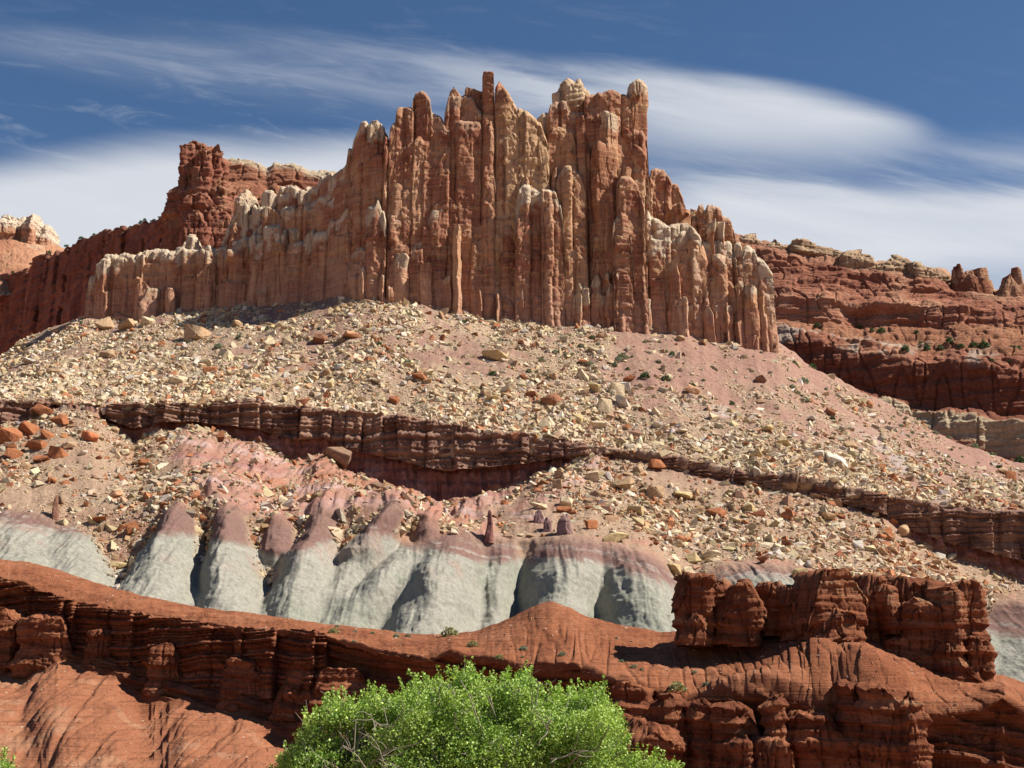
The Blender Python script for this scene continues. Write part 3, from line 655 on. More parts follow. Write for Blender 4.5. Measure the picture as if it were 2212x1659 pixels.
    y = YX[None] + sc * rel * yy * (1 - E) - batter * (z - ZB[None].min()) * -1 + E * depth
    zz = z + .6 * sc * (ez[:, None] > 0) * (fbm(np.stack([x, y, z], -1), 1 / (3. * sc), 3, 315) - ez[:, None] * .5)
    V = np.stack([x * y / (YX[None] + 0 * y) if False else x, y, zz], -1)
    nA = fbm(V / sc, 1 / 18., 3, 73); nB = fbm(V / sc, 1 / 4., 4, 74)
    cc = np.zeros(V.shape) + np.array(c0); kk = (P1(k * 3.7 + seed, 316) * .5 + .5)
    cc = mixc(cc, c1, sstep(nA + .4 * nB + .5 * (kk - .5), .0, .35) * .75); cc = mixc(cc, c2, sstep(-nA + .5 * nB - .5 * (kk - .5), .1, .42) * .7)
    cc = mixc(cc, np.array(c1) * 1.12, sstep(fk, .16, .21) * .5)
    if cb is not None: cc = mixc(cc, cb, (1 - sstep(z - ZB[None] - sink, 4, 26)) * .55)
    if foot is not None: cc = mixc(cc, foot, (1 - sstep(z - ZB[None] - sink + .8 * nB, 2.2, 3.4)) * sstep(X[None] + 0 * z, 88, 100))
    if cap > 0:
        dz = dt_ + 5.5 * nA + 6.5 * nB + 3 * pn(V / sc, 1 / 7., 76); cc = mixc(cc, capc, (1 - sstep(dz, cap * 3.6, cap * 3.6 + 5)) * min(.85, cap))
    return V, cc
def wall_obj(name, mat, parent, *a, **k):
    V, cc = wall(*a, **k); return mesh_obj(name, V, grid_quads(*V.shape[:2]), mat, parent, cc)

class Pile:
    def __init__(s): s.V = []; s.Q = []; s.C = []; s.n = 0
    def add(s, V, G, tr, cc):
        # the crown fan is made of quads by adding one extra vertex so that every face has four corners
        ns = len(tr); nv = len(V) - 1; ring0 = nv - ns
        inner = V[ring0:nv] * .5 + V[nv] * .5; VV = np.concatenate([V[:nv], inner]); CC = np.concatenate([cc[:nv], cc[ring0:nv]])
        a = ring0 + np.arange(ns); b = ring0 + (np.arange(ns) + 1) % ns
        q = np.stack([a, b, b + ns, a + ns], -1)
        h = ns // 2; i = nv + np.arange(h - 1 if ns % 2 == 0 else h)
        j = nv + (ns - 1 - np.arange(len(i)))
        lid = np.stack([i, i + 1, j - 1, j], -1)
        s.V.append(VV); s.C.append(CC); s.Q.append(np.concatenate([G, q, lid]) + s.n); s.n += len(VV)
    def build(s, name, mat, parent=None):
        return mesh_obj(name, np.concatenate(s.V), np.concatenate(s.Q), mat, parent, np.concatenate(s.C))
def rock(name, mat, parent, *a, **k):
    p_ = Pile(); p_.add(*column(name, *a, **k)); return p_.build(name, mat, parent)

# ------------------------------------------------------------------ the castle
cz_ = W(1000, 660, YC + 10)
castle = empty('sandstone_butte', (float(cz_[0]), float(cz_[1]), float(cz_[2])))
tag(castle, 'towering castle shaped orange sandstone butte with pale capped columns above the rubble slope', 'rock butte')
def z2(l): return [(691.2 + .374 * a, 691.2 + .374 * b, 117.8 + .374 * t, d, kw) for a, b, t, d, kw in l]
def z3(l): return [(1099.7 + .4026 * a, 1099.7 + .4026 * b, 117.8 + .4026 * t, d, kw) for a, b, t, d, kw in l]
def z1(l): return [(.3409 * a, .3409 * b, 235.6 + .3409 * t, d, kw) for a, b, t, d, kw in l]
WH = (0.60, 0.51, 0.38)
cols_ = []
cols_ += z2([(738, 818, 182, 20, dict(dome=.4, cap=.3)), (838, 940, 192, 20, dict(dome=.6, cap=.2)), (1028, 1072, 128, 16, dict(pt=1.4, cap=0)), (1165, 1212, 695, 1, dict(cap=.5)), (232, 345, 376, 12, dict(cap=1.9, dome=.5)), (1140, 1186, 1310, -8, dict(flat=.9, cap=.8)), (1010, 1046, 1388, -6, dict(flat=.8, cap=.3)),
             (764, 806, 1000, -9, dict(flat=.7, cap=.2, taper=.15, c0=(.52, .30, .18), depth=12)), (345, 380, 1270, -4, dict(cap=.5, flat=.6)), (465, 497, 1365, -5, dict(cap=.4, flat=.8)), (220, 260, 1258, -5, dict(cap=.4)), (700, 762, 1290, -4, dict(cap=.5, flat=.5)), (560, 600, 1260, -4, dict(cap=.3)), (395, 440, 1330, -4, dict(cap=.3, flat=.6)), (880, 925, 1340, -5, dict(cap=.2, flat=.6))])
cols_ += z3([(250, 330, 180, 24, dict(cap=2, capc=WH)), (285, 452, 112, 24, dict(cap=4, capc=(.56, .44, .29), dome=.55, taper=.2, strata=.7)), (155, 240, 300, 24, dict(cap=3, capc=WH)), (578, 686, 117, 14, dict(cap=2.5, capc=WH, dome=.5, lean=1)), (510, 600, 298, 5, dict(cap=2.0, dome=.45)), (470, 598, 400, 2, dict(cap=.1, dome=1)),
             (635, 674, 605, -1, dict(flat=.8, cap=0)), (975, 1045, 800, 26, dict(cap=3, capc=(.56, .42, .26), pt=1.)), (310, 425, 1055, -5, dict(cap=.5, flat=.5)), (575, 680, 1140, -10, dict(cap=.6, flat=.6, strata=.6)), (865, 985, 795, 5, dict(flat=.6, cap=0, c0=(.34, .15, .085))), (858, 922, 1100, -10, dict(cap=.6)), (908, 962, 1310, -12, dict(cap=.6, flat=.5, c0=(.54, .34, .23))),
             (1130, 1180, 890, 4, dict(cap=2, capc=WH)), (1090, 1135, 890, 3, dict(cap=1.5, capc=WH)), (1235, 1282, 1228, -7, dict(cap=.8, capc=WH, flat=.8)), (1282, 1352, 1236, -9, dict(cap=1.3, capc=WH, flat=.7)), (1055, 1100, 1345, -8, dict(cap=.4, flat=.5)), (1108, 1168, 1352, -7, dict(cap=.6, flat=.5)), (1175, 1217, 1345, -8, dict(cap=.7)), (1345, 1395, 1290, -5, dict(cap=0, c0=(.50, .29, .19))),
             (315, 352, 1250, -8, dict(cap=1.6)), (345, 388, 1275, -10, dict(cap=1.2)), (385, 430, 1262, -10, dict(cap=1.2)), (350, 440, 1225, -6, dict(cap=1.8)), (432, 500, 1180, -5, dict(cap=1)), (440, 512, 968, 0, dict(cap=.5)), (500, 562, 1150, -4, dict(cap=.8)), (527, 572, 1234, -9, dict(cap=.8)), (494, 526, 1290, -8, dict(cap=.8)), (455, 500, 1270, -8, dict(cap=.6))])
cols_ += z1([(525, 602, 1065, 6, dict(cap=.8, dome=1.2, taper=-.2)), (578, 702, 918, 0, dict(cap=2.4, capc=WH, dome=.5)), (700, 832, 905, 0, dict(cap=2.2, capc=WH)), (828, 902, 902, 2, dict(cap=2, capc=WH)), (1075, 1245, 830, 12, dict(cap=3, capc=WH, dome=.5)), (1140, 1225, 785, 15, dict(cap=3, capc=WH)), (1228, 1332, 866, -1, dict(cap=1.9)), (1225, 1330, 955, -4, dict(cap=.3)), (1428, 1592, 800, -3, dict(cap=1.2, dome=.8)), (1700, 1802, 758, 0, dict(cap=1.9, capc=WH)),
             (1428, 1570, 650, 12, dict(cap=.8)), (1470, 1590, 505, 22, dict(cap=2.4, dome=.8)), (1480, 1560, 592, 14, dict(cap=3, capc=WH)), (1560, 1650, 605, 17, dict(cap=2.4, capc=WH)), (1628, 1702, 505, 26, dict(cap=3, capc=WH)), (1640, 1760, 610, 12, dict(cap=.9)), (1725, 1870, 475, 18, dict(cap=2.6, capc=WH, dome=.6)), (1765, 1862, 600, 11, dict(cap=2, capc=WH)), (1650, 1800, 700, 6, dict(cap=2, capc=WH)),
             (1560, 1680, 760, 6, dict(cap=2, capc=WH)), (1800, 1900, 730, 6, dict(cap=2, capc=WH)), (1870, 1995, 492, 16, dict(cap=2.2, capc=WH)), (1985, 2060, 420, 20, dict(cap=2, capc=WH)), (2055, 2135, 396, 20, dict(cap=1.9)), (1900, 2000, 760, 4, dict(cap=1.9, capc=WH)), (1440, 1530, 740, 7, dict(cap=2, capc=WH)), (1360, 1430, 850, 5, dict(cap=2))])
def base_y(x): return float(ip(x, BASE))
k2 = lambda l: [(691.2 + .374 * a, 117.8 + .374 * b) for a, b in l]
k3 = lambda l: [(1099.7 + .4026 * a, 117.8 + .4026 * b) for a, b in l]
k1 = lambda l: [(.3409 * a, 235.6 + .3409 * b) for a, b in l]
WALLS = [(k2([(20, 730), (60, 690), (110, 660), (126, 640), (132, 560), (155, 545), (165, 500), (190, 440), (205, 400), (235, 385), (250, 402), (262, 380), (295, 372), (325, 395), (345, 440), (352, 470)]), 5, dict(cap=.8, capc=WH)), (k2([(346, 500), (352, 470), (368, 475), (372, 520)]), 3, {}),
         (k2([(372, 520), (378, 440), (395, 400), (412, 385), (415, 310), (445, 296), (500, 306), (508, 318), (509, 255), (520, 215), (560, 205), (600, 235), (617, 262), (623, 335), (660, 345), (690, 370), (700, 400), (735, 440), (742, 480)]), 3, dict(cap=.35)),
         (k2([(372, 640), (400, 600), (455, 540), (520, 500), (560, 480), (600, 500), (640, 470), (700, 500), (742, 560)]), 0.5, {}), (k2([(60, 900), (100, 760), (170, 700), (200, 640), (250, 600), (300, 570), (352, 560)]), 1.5, {}),
         (k2([(698, 400), (705, 330), (725, 250), (745, 222), (760, 240), (790, 235), (820, 228), (855, 235), (880, 260), (900, 310), (925, 330), (930, 390)]), 4, dict(cap=.4)), (k2([(748, 500), (778, 402), (790, 380), (850, 385), (915, 385), (929, 400)]), 0, dict(cap=.3)), (k2([(640, 720), (700, 560), (745, 520), (790, 600)]), 1, {}),
         (k2([(928, 112), (935, 84), (1000, 95), (1003, 190), (1004, 300)]), -1, dict(cap=0, pan=(20, 30), rnd_top=.6, rough_top=.4, c0=(.36, .16, .095))), (k2([(938, 400), (955, 370), (998, 380), (1012, 560)]), -3.5, {}),
         (k2([(1004, 215), (1020, 195), (1045, 202), (1060, 190), (1090, 230), (1110, 262), (1135, 300), (1150, 335), (1156, 700), (1168, 760)]), 1.5, dict(c0=(.48, .28, .16), c1=(.56, .38, .23))), (k2([(1004, 470), (1040, 440), (1060, 520), (1080, 700), (1130, 760)]), 0, {}),
         (k2([(1136, 345), (1146, 305), (1175, 310), (1210, 332), (1240, 360), (1262, 385), (1285, 400), (1300, 450), (1318, 490), (1334, 560), (1336, 680), (1332, 780)]), -1, dict(c0=(.47, .27, .155), c1=(.54, .36, .21), cap=.3)), (k2([(1155, 640), (1175, 540), (1200, 500), (1260, 520), (1300, 580), (1330, 720)]), -.5, dict(c0=(.47, .27, .155))),
         (k2([(1128, 900), (1140, 830), (1150, 790), (1175, 765), (1270, 770), (1285, 800), (1291, 900)]), -7.5, dict(cap=2.6, capc=WH)), (k2([(1283, 810), (1290, 780), (1355, 780), (1372, 800), (1400, 880), (1415, 1000), (1422, 1250)]), -8.5, dict(cap=1.2, capc=WH)),
         (k2([(248, 930), (262, 885), (300, 880), (318, 832), (334, 880), (355, 915), (372, 985)]), -2.5, dict(cap=1.7, capc=WH)), (k2([(608, 960), (640, 905), (700, 880), (722, 900), (727, 1000)]), -2, dict(cap=.8)), (k2([(525, 1120), (545, 1080), (590, 1075), (612, 1100)]), -2.2, dict(cap=.7)), (k2([(165, 1165), (200, 1130), (250, 1125), (256, 1180)]), -2, dict(cap=.6)), (k2([(733, 960), (770, 910), (806, 915), (815, 960)]), -2, {}),
         (k2([(380, 1000), (400, 930), (460, 900), (505, 930), (512, 1000)]), -1.5, dict(cap=.4)), (k2([(1042, 1060), (1060, 992), (1130, 985), (1140, 1040)]), -3.5, dict(cap=.5)), (k2([(850, 1040), (870, 990), (945, 985), (960, 1060)]), -2, {}), (k2([(60, 1160), (100, 1060), (150, 1020), (170, 1100)]), -1, {}),
         (k3([(212, 340), (230, 270), (260, 250), (322, 252), (332, 300), (420, 300), (440, 330), (448, 480)]), 8, dict(cap=.4)), (k3([(222, 520), (240, 390), (300, 380), (350, 400), (372, 480), (378, 600)]), 4, dict(c0=(.47, .27, .155))), (k3([(375, 330), (420, 330), (430, 460), (448, 520)]), 5, {}),
         (k3([(421, 300), (423, 214), (480, 205), (530, 212), (534, 205), (560, 190), (590, 190), (625, 200), (688, 218), (692, 290), (693, 400), (705, 398), (740, 410), (770, 440), (775, 520), (779, 600), (781, 720)]), 6, dict(cap=.15)),
         (k3([(440, 600), (452, 520), (480, 480), (560, 500), (610, 440), (660, 420), (700, 480), (765, 540), (779, 660)]), 3, dict(c1=(.54, .37, .23))), (k3([(440, 800), (460, 640), (540, 600), (595, 640), (640, 760)]), 0, {}),
         (k3([(261, 690), (275, 640), (300, 612), (330, 605), (370, 620), (400, 655), (415, 700), (430, 760), (433, 900)]), -6.5, dict(cap=.5, c0=(.46, .26, .15))), (k3([(222, 760), (240, 640), (262, 600)]), 0, {}),
         (k3([(596, 720), (605, 668), (640, 655), (690, 665), (715, 700), (726, 760), (746, 820), (753, 1020)]), -8.5, dict(cap=.2)), (k3([(565, 970), (575, 900), (600, 865), (640, 870), (660, 930), (682, 1150)]), -9, dict(cap=.6, bed=.3)), (k3([(660, 900), (690, 850), (735, 860), (752, 960)]), -7.5, {}),
         (k3([(773, 680), (790, 620), (825, 606), (865, 620), (898, 680), (940, 700), (965, 760), (978, 830), (986, 920)]), 9, dict(cap=.2)), (k3([(766, 740), (785, 660), (810, 680), (815, 860)]), 6, {}),
         (k3([(748, 870), (765, 838), (800, 880), (840, 905), (870, 920), (925, 915), (935, 905), (985, 910), (1010, 950), (1040, 985), (1055, 1010), (1057, 1200)]), -3, dict(cap=2.2, capc=WH, c0=(.47, .28, .18), c1=(.56, .40, .28))), (k3([(754, 1020), (775, 980), (820, 978), (855, 1000), (864, 1110)]), -7, dict(cap=1.8, capc=WH)), (k3([(922, 985), (950, 945), (1010, 955), (1042, 1000), (1052, 1120)]), -7, dict(cap=1.5, capc=WH)),
         (k3([(1002, 910), (1010, 866), (1038, 870), (1045, 815), (1070, 806), (1084, 845), (1091, 815), (1130, 812), (1170, 830), (1178, 870), (1215, 880), (1235, 930), (1247, 1010)]), 7, dict(cap=.5)),
         (k3([(1050, 1045), (1060, 1010), (1095, 1010), (1110, 1000), (1200, 1003), (1227, 1015), (1232, 1080), (1240, 1015), (1275, 1012), (1281, 1090), (1290, 1035), (1320, 1028), (1350, 1050), (1360, 1090), (1390, 1110), (1415, 1150), (1438, 1190), (1441, 1260)]), -2, dict(cap=1.3, capc=WH, c0=(.50, .31, .205), c1=(.57, .41, .29))), (k3([(1055, 1190), (1100, 1130), (1160, 1180), (1220, 1240), (1236, 1300)]), -5, dict(c0=(.42, .22, .14))), (k3([(1345, 1300), (1370, 1200), (1400, 1240), (1420, 1330), (1428, 1480)]), -3.5, dict(c0=(.48, .28, .18))),
         (k1([(527, 1180), (535, 1080), (575, 1060), (583, 975), (620, 930), (660, 925), (700, 945), (708, 990), (715, 930), (750, 915), (800, 940), (830, 965), (840, 925), (870, 905), (900, 905), (930, 892), (1010, 895), (1050, 905), (1100, 890), (1160, 900), (1240, 890), (1270, 875), (1325, 885), (1345, 905), (1380, 885), (1432, 905)]), 1, dict(cap=1.3, capc=WH, pan=(4, 11))),
         (k1([(1425, 900), (1440, 850), (1480, 830), (1540, 805), (1590, 815), (1600, 865), (1640, 812), (1700, 830), (1722, 775), (1780, 770), (1800, 850), (1880, 850), (1900, 832), (1960, 840), (1975, 800), (2050, 790), (2070, 700), (2130, 700), (2160, 640), (2215, 600)]), 0, dict(cap=.9, capc=WH, pan=(4, 10))),
         (k1([(1362, 880), (1400, 780), (1430, 700), (1470, 655), (1500, 660), (1550, 680), (1600, 640), (1640, 625), (1660, 690), (1700, 570), (1740, 500), (1800, 490), (1860, 510), (1880, 530), (1920, 500), (1980, 500), (2000, 430), (2060, 405), (2110, 405), (2125, 380), (2200, 375), (2230, 380)]), 10, dict(cap=1.0, capc=WH, pan=(3.5, 8))), (k1([(1560, 800), (1640, 700), (1700, 640), (1800, 640), (1880, 620), (2000, 560), (2100, 540), (2200, 560)]), 6, dict(cap=.9, capc=WH, pan=(3, 7))),
         (k2([(-30, 760), (20, 700), (80, 720), (120, 690), (150, 760)]), 8, dict(cap=.6))]
for i, (tp_, d, kw) in enumerate(WALLS):
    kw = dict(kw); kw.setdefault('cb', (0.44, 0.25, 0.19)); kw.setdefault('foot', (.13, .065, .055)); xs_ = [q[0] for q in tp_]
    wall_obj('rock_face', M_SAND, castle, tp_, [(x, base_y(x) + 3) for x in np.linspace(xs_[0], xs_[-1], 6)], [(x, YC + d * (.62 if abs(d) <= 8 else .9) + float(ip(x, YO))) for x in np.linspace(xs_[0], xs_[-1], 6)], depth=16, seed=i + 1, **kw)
areas = []
for i, (xl, xr, yt, d, kw) in enumerate(cols_):
    Yf = float(ip((xl + xr) / 2, YO)) + YC + d; yb = base_y((xl + xr) / 2) + 2
    kw = dict(kw); kw.setdefault('cb', (0.50, 0.27, 0.19)); Yf -= .4 * d if abs(d) <= 12 else 4.8 * (1 if d > 0 else -1)
    nm = 'rock_spire' if (xr - xl) < 32 and yt < 200 else 'rock_column'
    rock(nm, M_SAND, castle, xl, xr, yt, yb, Yf, seed=i + 1, depth=kw.pop('depth', None) or (xr - xl) * .218 * 1.1 + 14, **kw)
# slender slabs and flutes leaning on the foot of the wall: too many to tell apart
pl_ = Pile(); rr = random.Random(4)
for i in range(26):
    x = rr.uniform(195, 1675); w_ = rr.uniform(8, 24); yb = base_y(x); hgt_ = rr.choice((1, 1, 1, 2.2)) * rr.uniform(18, 95)
    if x < 690: hgt_ *= .8
    pl_.add(*column('', x - w_, x + w_ * .8, yb - hgt_, yb + 2, YC + float(ip(x, YO)) - rr.uniform(-1, 4), seed=400 + i, cap=rr.choice((0, 0, .4, .8)), flat=rr.uniform(.2, .9), res=.8, cb=(0.53, 0.31, 0.23), c0=rr.choice(((.45, .22, .12), (.52, .29, .18), (.48, .25, .15))), taper=rr.uniform(.05, .25)))
slabs = pl_.build('rock_slabs', M_SAND, castle); slabs['kind'] = 'stuff'
# parts are placed relative to the butte's own origin
bpy.context.view_layer.update()
for ch in castle.children: ch.matrix_parent_inverse = castle.matrix_world.inverted()
# ------------------------------------------------------------------ red mesa behind on the left, with its tower
def strat_colors(V, base, dark, light, s=1.0, seed=0):
    n1 = fbm(V, 1 / (60. * s), 3, 90 + seed); n2 = fbm(V, 1 / (12. * s), 4, 91 + seed)
    c = np.zeros(V.shape) + np.array(base)
    c = mixc(c, dark, sstep(n1 + .6 * n2, .0, .45) * .75)
    c = mixc(c, light, sstep(-n1 + .6 * n2, .15, .5) * .6)
    return c
def cliff_relief(V, s=1.0, seed=0, blocks=1.0):
    w = pn(V, 1 / (70. * s), 95)
    h = 2.6 * s * fbm(V * (1, 1, .4), 1 / (22. * s), 3, 96 + seed)
    h += blocks * 1.6 * s * pn(np.round(V * (.07 / s, .07 / s, .09 / s) + .35 * pn(V, .05 / s, 97)[..., None]) * .77, 1, 98 + seed)
    h += 1.1 * s * P1((V[..., 2] + 3 * w) / (5. * s), 99 + seed) + .6 * s * P1((V[..., 2] + 3 * w) / (1.9 * s), 100 + seed)
    h -= 1.2 * s * sstep(1 - 2 * np.abs(pn(np.stack([V[..., 0] / (9. * s), V[..., 1] / (9. * s), V[..., 2] / (90. * s)], -1), 1, 101)), .75, 1)
    return h + .5 * s * rdg(V, 1 / (4. * s), 3, 102 + seed)
crest = [(-200, 600), (0, 575), (30, 550), (60, 532), (110, 522), (160, 498), (215, 482), (255, 480), (300, 470), (345, 455), (375, 445), (480, 430), (560, 420), (700, 420)]
dep = [(-200, 1900), (0, 1600), (170, 1290), (375, 1010), (480, 985), (700, 985)]
crest = [(x, ip(x, crest) + 5 * rrm) for x, rrm in zip(range(-200, 700, 9), np.random.RandomState(3).uniform(-1, 1, 200))]
V, cc = wall(crest, [(x, float(ip(x, BASE)) + 60) for x in range(-200, 701, 50)], [(x, d) for x, d in dep], depth=160, seed=77, sc=2.3, res=1.0, cap=.25, capc=(.33, .17, .11), c0=(.20, .075, .052), c1=(.26, .11, .075), c2=(.13, .046, .036), batter=.10, rel=1.25, pan=(4, 13), sink=30, bed=.5)
MV = V.reshape(-1, 3); o = mesh_obj('dark_mesa', V, grid_quads(*V.shape[:2]), M_MESA, colr=cc)
tag(o, kind='structure')

tw = W(420, 500, 985); tower = empty('rock_tower', tuple(float(q) for q in tw))
tag(tower, 'blocky dark red flat topped rock tower rising behind the left wing of the castle', 'rock tower')
tl = [(1105, 1310, 207, 0, dict(flat=.85, taper=.12, joints=5)), (1100, 1185, 215, -6, dict(flat=.7, taper=.1, joints=4)), (1296, 1358, 236, -3, dict(flat=.5, joints=3)), (1300, 1398, 300, 4, dict(flat=.5, taper=.1)), (1170, 1300, 260, -10, dict(flat=.6, joints=4)),
      (1050, 1200, 485, -8, dict(flat=.6, taper=.1)), (1022, 1160, 545, -4, dict(flat=.5, taper=.1)), (1120, 1320, 500, -18, dict(flat=.6, taper=.14)), (1280, 1430, 480, -12, dict(flat=.4, taper=.12)), (1340, 1480, 520, -4, dict(flat=.4, taper=.2)), (1110, 1300, 640, -26, dict(flat=.5, taper=.2)), (1250, 1440, 610, -22, dict(flat=.4, taper=.2)), (1360, 1500, 640, -12, dict(flat=.3, taper=.1)), (1000, 1130, 640, 2, dict(flat=.4))]
for i, (a, b, t, d, kw) in enumerate(tl):
    p_ = Pile(); V, G, tr, c_c = column('', .3409 * a, .3409 * b, 235.6 + .3409 * t, 600, 985 + d, seed=700 + i, cap=.5, capc=(.42, .24, .14), c0=(.27, .10, .064), rough=2.2, strata=.75, res=.9, sink=20, sharp=22, **kw)
    c_c = c_c * .5 + strat_colors(V, (.27, .105, .068), (.18, .066, .044), (.34, .155, .095), 1.) * .5
    p_.add(V, G, tr, c_c); p_.build('rock_block', M_MESA, tower)
bpy.context.view_layer.update()
for ch in tower.children: ch.matrix_parent_inverse = tower.matrix_world.inverted()

# banded mesa seen between the tower and the castle
c2 = [(440, 352), (475, 348), (500, 345), (520, 344), (560, 354), (578, 366), (592, 354), (612, 357), (634, 355), (655, 367), (672, 372), (700, 371), (722, 372), (760, 395)]
A = Sheet([(shift(c2, 6), 1250., 1), (c2, 1120., 8), (shift(c2, 14), 1112., 16), (shift(c2, 44), 1106., 30), (shift(c2, 60), 1085., 16), (shift(c2, 130), 1060., 30)], 430, 770, 1.5, jit=1.5, seed=41).smooth(1); A.nrm()
A.push(cliff_relief(A.P, 1.2, 8)); V = A.P; cc = strat_colors(V, (.30, .13, .075), (.20, .075, .045), (.37, .20, .12), 1.2)
cc = mixc(cc, (.45, .36, .25), (1 - sstep(A.R + .4 * pn(V, .05, 111), 1.3, 2.3)) * .85)
tag(mesh_obj('banded_mesa', V, grid_quads(*V.shape[:2]), M_MESA, colr=cc), kind='structure')

# far pale domes and the lit slickrock slope at the left edge
c3 = [(-200, 480), (0, 498), (40, 500), (80, 512), (100, 520), (140, 540), (200, 560), (300, 600)]
A = Sheet([(shift(c3, 4), 2300., 1), (c3, 1900., 10), (shift(c3, 40), 1800., 30), (shift(c3, 140), 1650., 50)], -190, 300, 1.6, jit=3, seed=45).smooth(1); A.nrm()
A.push(cliff_relief(A.P, 1.8, 5) * .8); V = A.P; cc = strat_colors(V, (.38, .19, .11), (.30, .125, .075), (.47, .33, .22), 2.)
tag(mesh_obj('far_slickrock', V, grid_quads(*V.shape[:2]), M_MESA, colr=cc), kind='structure')
def dome(name, xl, xr, yt, yb, Yf, seed, label, cat, group, **kw):
    kw.setdefault('flat', 0.0); o = rock(name, M_MESA, None, xl, xr, yt, yb, Yf, seed=seed, **kw); return tag(o, label, cat, group)
gp = 'pale rock domes on the far left skyline'
for i, (a, b, t, lab) in enumerate([(-12, 22, 455, 'rounded grey cream dome cut by the left edge of the view on the far skyline'), (18, 42, 460, 'narrow shaded dome squeezed between two paler domes on the far left skyline'),
                                    (38, 67, 455, 'tallest pointed cream dome on the far left skyline'), (60, 98, 478, 'low pale shoulder sloping down to the right of the far left domes')]):
    dome('rock_dome', a, b, t, 530, 1850 + 12 * (i % 2), 800 + i, lab, 'rock dome', gp, depth=60, cap=6, capc=(.60, .50, .38), c0=(.46, .24, .15), rough=2.4, strata=.5, res=1.3, dome=.9)

# ------------------------------------------------------------------ layered red cliffs behind on the right
def q4(l): return [(1531.7 + .3315 * a, 471.3 + .3315 * b) for a, b in l]
sky4 = q4([(-300, 60), (100, 90), (220, 150), (390, 175), (540, 195), (700, 200), (860, 240), (1000, 290), (1110, 300), (1330, 318), (1500, 335), (1570, 385), (1620, 420), (1750, 440), (1900, 480), (2052, 520), (2500, 600)])
r2 = q4([(-300, 120), (220, 190), (540, 250), (860, 330), (1100, 370), (1330, 380), (1560, 440), (1620, 500), (2052, 560), (2500, 640)])
r3 = q4([(-300, 250), (420, 330), (750, 400), (1000, 470), (1300, 500), (1600, 540), (2052, 600), (2500, 660)])
r4 = q4([(-300, 280), (420, 440), (700, 500), (860, 560), (1000, 590), (1300, 560), (1600, 580), (2052, 640), (2500, 700)])
r5 = q4([(-300, 400), (420, 640), (600, 690), (860, 680), (1010, 720), (1360, 730), (1600, 690), (2052, 710), (2500, 760)])
r6 = q4([(-300, 500), (430, 730), (620, 735), (930, 800), (1350, 880), (1800, 900), (2052, 930), (2500, 960)])
r7 = q4([(-300, 560), (430, 800), (620, 800), (960, 870), (1350, 935), (1800, 955), (2052, 1000), (2500, 1050)])
r8 = q4([(-300, 700), (500, 960), (830, 1060), (1000, 1115), (1500, 1250), (2052, 1290), (2500, 1350)])
r9 = q4([(-300, 720), (500, 980), (830, 1090), (1000, 1150), (1500, 1275), (2052, 1320), (2500, 1380)])
r10 = q4([(-300, 1000), (500, 1250), (1000, 1350), (1500, 1600), (2052, 1800), (2500, 2000)])
dz_ = lambda k: [(1400, 1060 - k), (1700, 1020 - k), (2000, 985 - k), (2212, 960 - k), (2420, 945 - k)]
A = Sheet([(shift(sky4, 3), dz_(-250), 1), (sky4, dz_(-40), 12), (r2, dz_(0), 26), (r3, dz_(14), 34), (r4, dz_(34), 24), (r5, dz_(44), 44), (r6, dz_(125), 70), (r7, dz_(134), 20), (r8, dz_(138), 80), (r9, dz_(152), 10), (r10, dz_(162), 80)], 1560, 2410, 1.9, jit=3.0, seed=51).smooth(1); A.nrm()
R_ = A.R; V = A.P
h = cliff_relief(V, 1.25, 12) * 1.15
h += np.where(R_ < 6, 3.0 * P1((V[..., 2] + .16 * V[..., 0] + 4 * pn(V, 1 / 80., 112)) / 9., 113) + 1.6 * P1((V[..., 2] + .16 * V[..., 0] + 2 * pn(V, 1 / 40., 116)) / 3.4, 117), 0) * sstep(R_, .9, 1.3)
h += np.where((R_ > 5) & (R_ < 6.3), 3.2 * fbm(V, 1 / 26., 3, 114) + 2.6 * np.abs(P1((V[..., 2] + 3 * pn(V, 1 / 60., 115)) / 6., 118)), 0)
h += np.where((R_ > 3.95) & (R_ < 5.05), -6.0 * sstep(A.x[None, :] + 0 * R_, 1800, 1850) * (1 - sstep(A.x[None, :] + 0 * R_, 1975, 2000)) * sstep(R_, 4, 4.15) * (1 - sstep(R_, 4.85, 5)), 0)
A.push(h); V = A.P
cc = strat_colors(V, (.31, .13, .08), (.18, .064, .041), (.43, .235, .145), 1.2, 4)
cc = mixc(cc, (.43, .29, .185), (1 - sstep(R_ + .5 * pn(V, .03, 120), 1.0, 2.1)) * .6)
cc = mixc(cc, (.42, .33, .26), np.where((R_ > 5.6) & (R_ < 7.1), sstep(fbm(V, 1 / 30., 3, 121), .12, .3), 0) * .8)
cc = mixc(cc, (.28, .13, .07), np.where((R_ > 5) & (R_ < 5.9), .6, 0.))
cc = mixc(cc, (.17, .06, .037), sstep(R_, 6.9, 7.1) * (1 - sstep(R_, 8.6, 9)) * .75)  # lower cliff's shade painted in: band darkened in its colour
cm = sstep(R_, 8.9, 9.05) * (1 - sstep(R_ + .12 * fbm(V, 1 / 25., 3, 122), 9.38, 9.55)); cc = mixc(cc, (.44, .35, .23), cm * .95)
cc = mixc(cc, (.20, .075, .05), sstep(R_, 9.5, 9.6) * .6)
vs = P1(V[..., 0] / 6. + V[..., 1] / 9., 123); cc = mixc(cc, (.16, .06, .045), sstep(vs, .1, .5) * sstep(R_, 7, 7.2) * (1 - sstep(R_, 8.8, 9)) * .5)
o = mesh_obj('layered_cliffs', V, grid_quads(*V.shape[:2]), M_MESA, colr=cc); tag(o, kind='structure')
RC = A
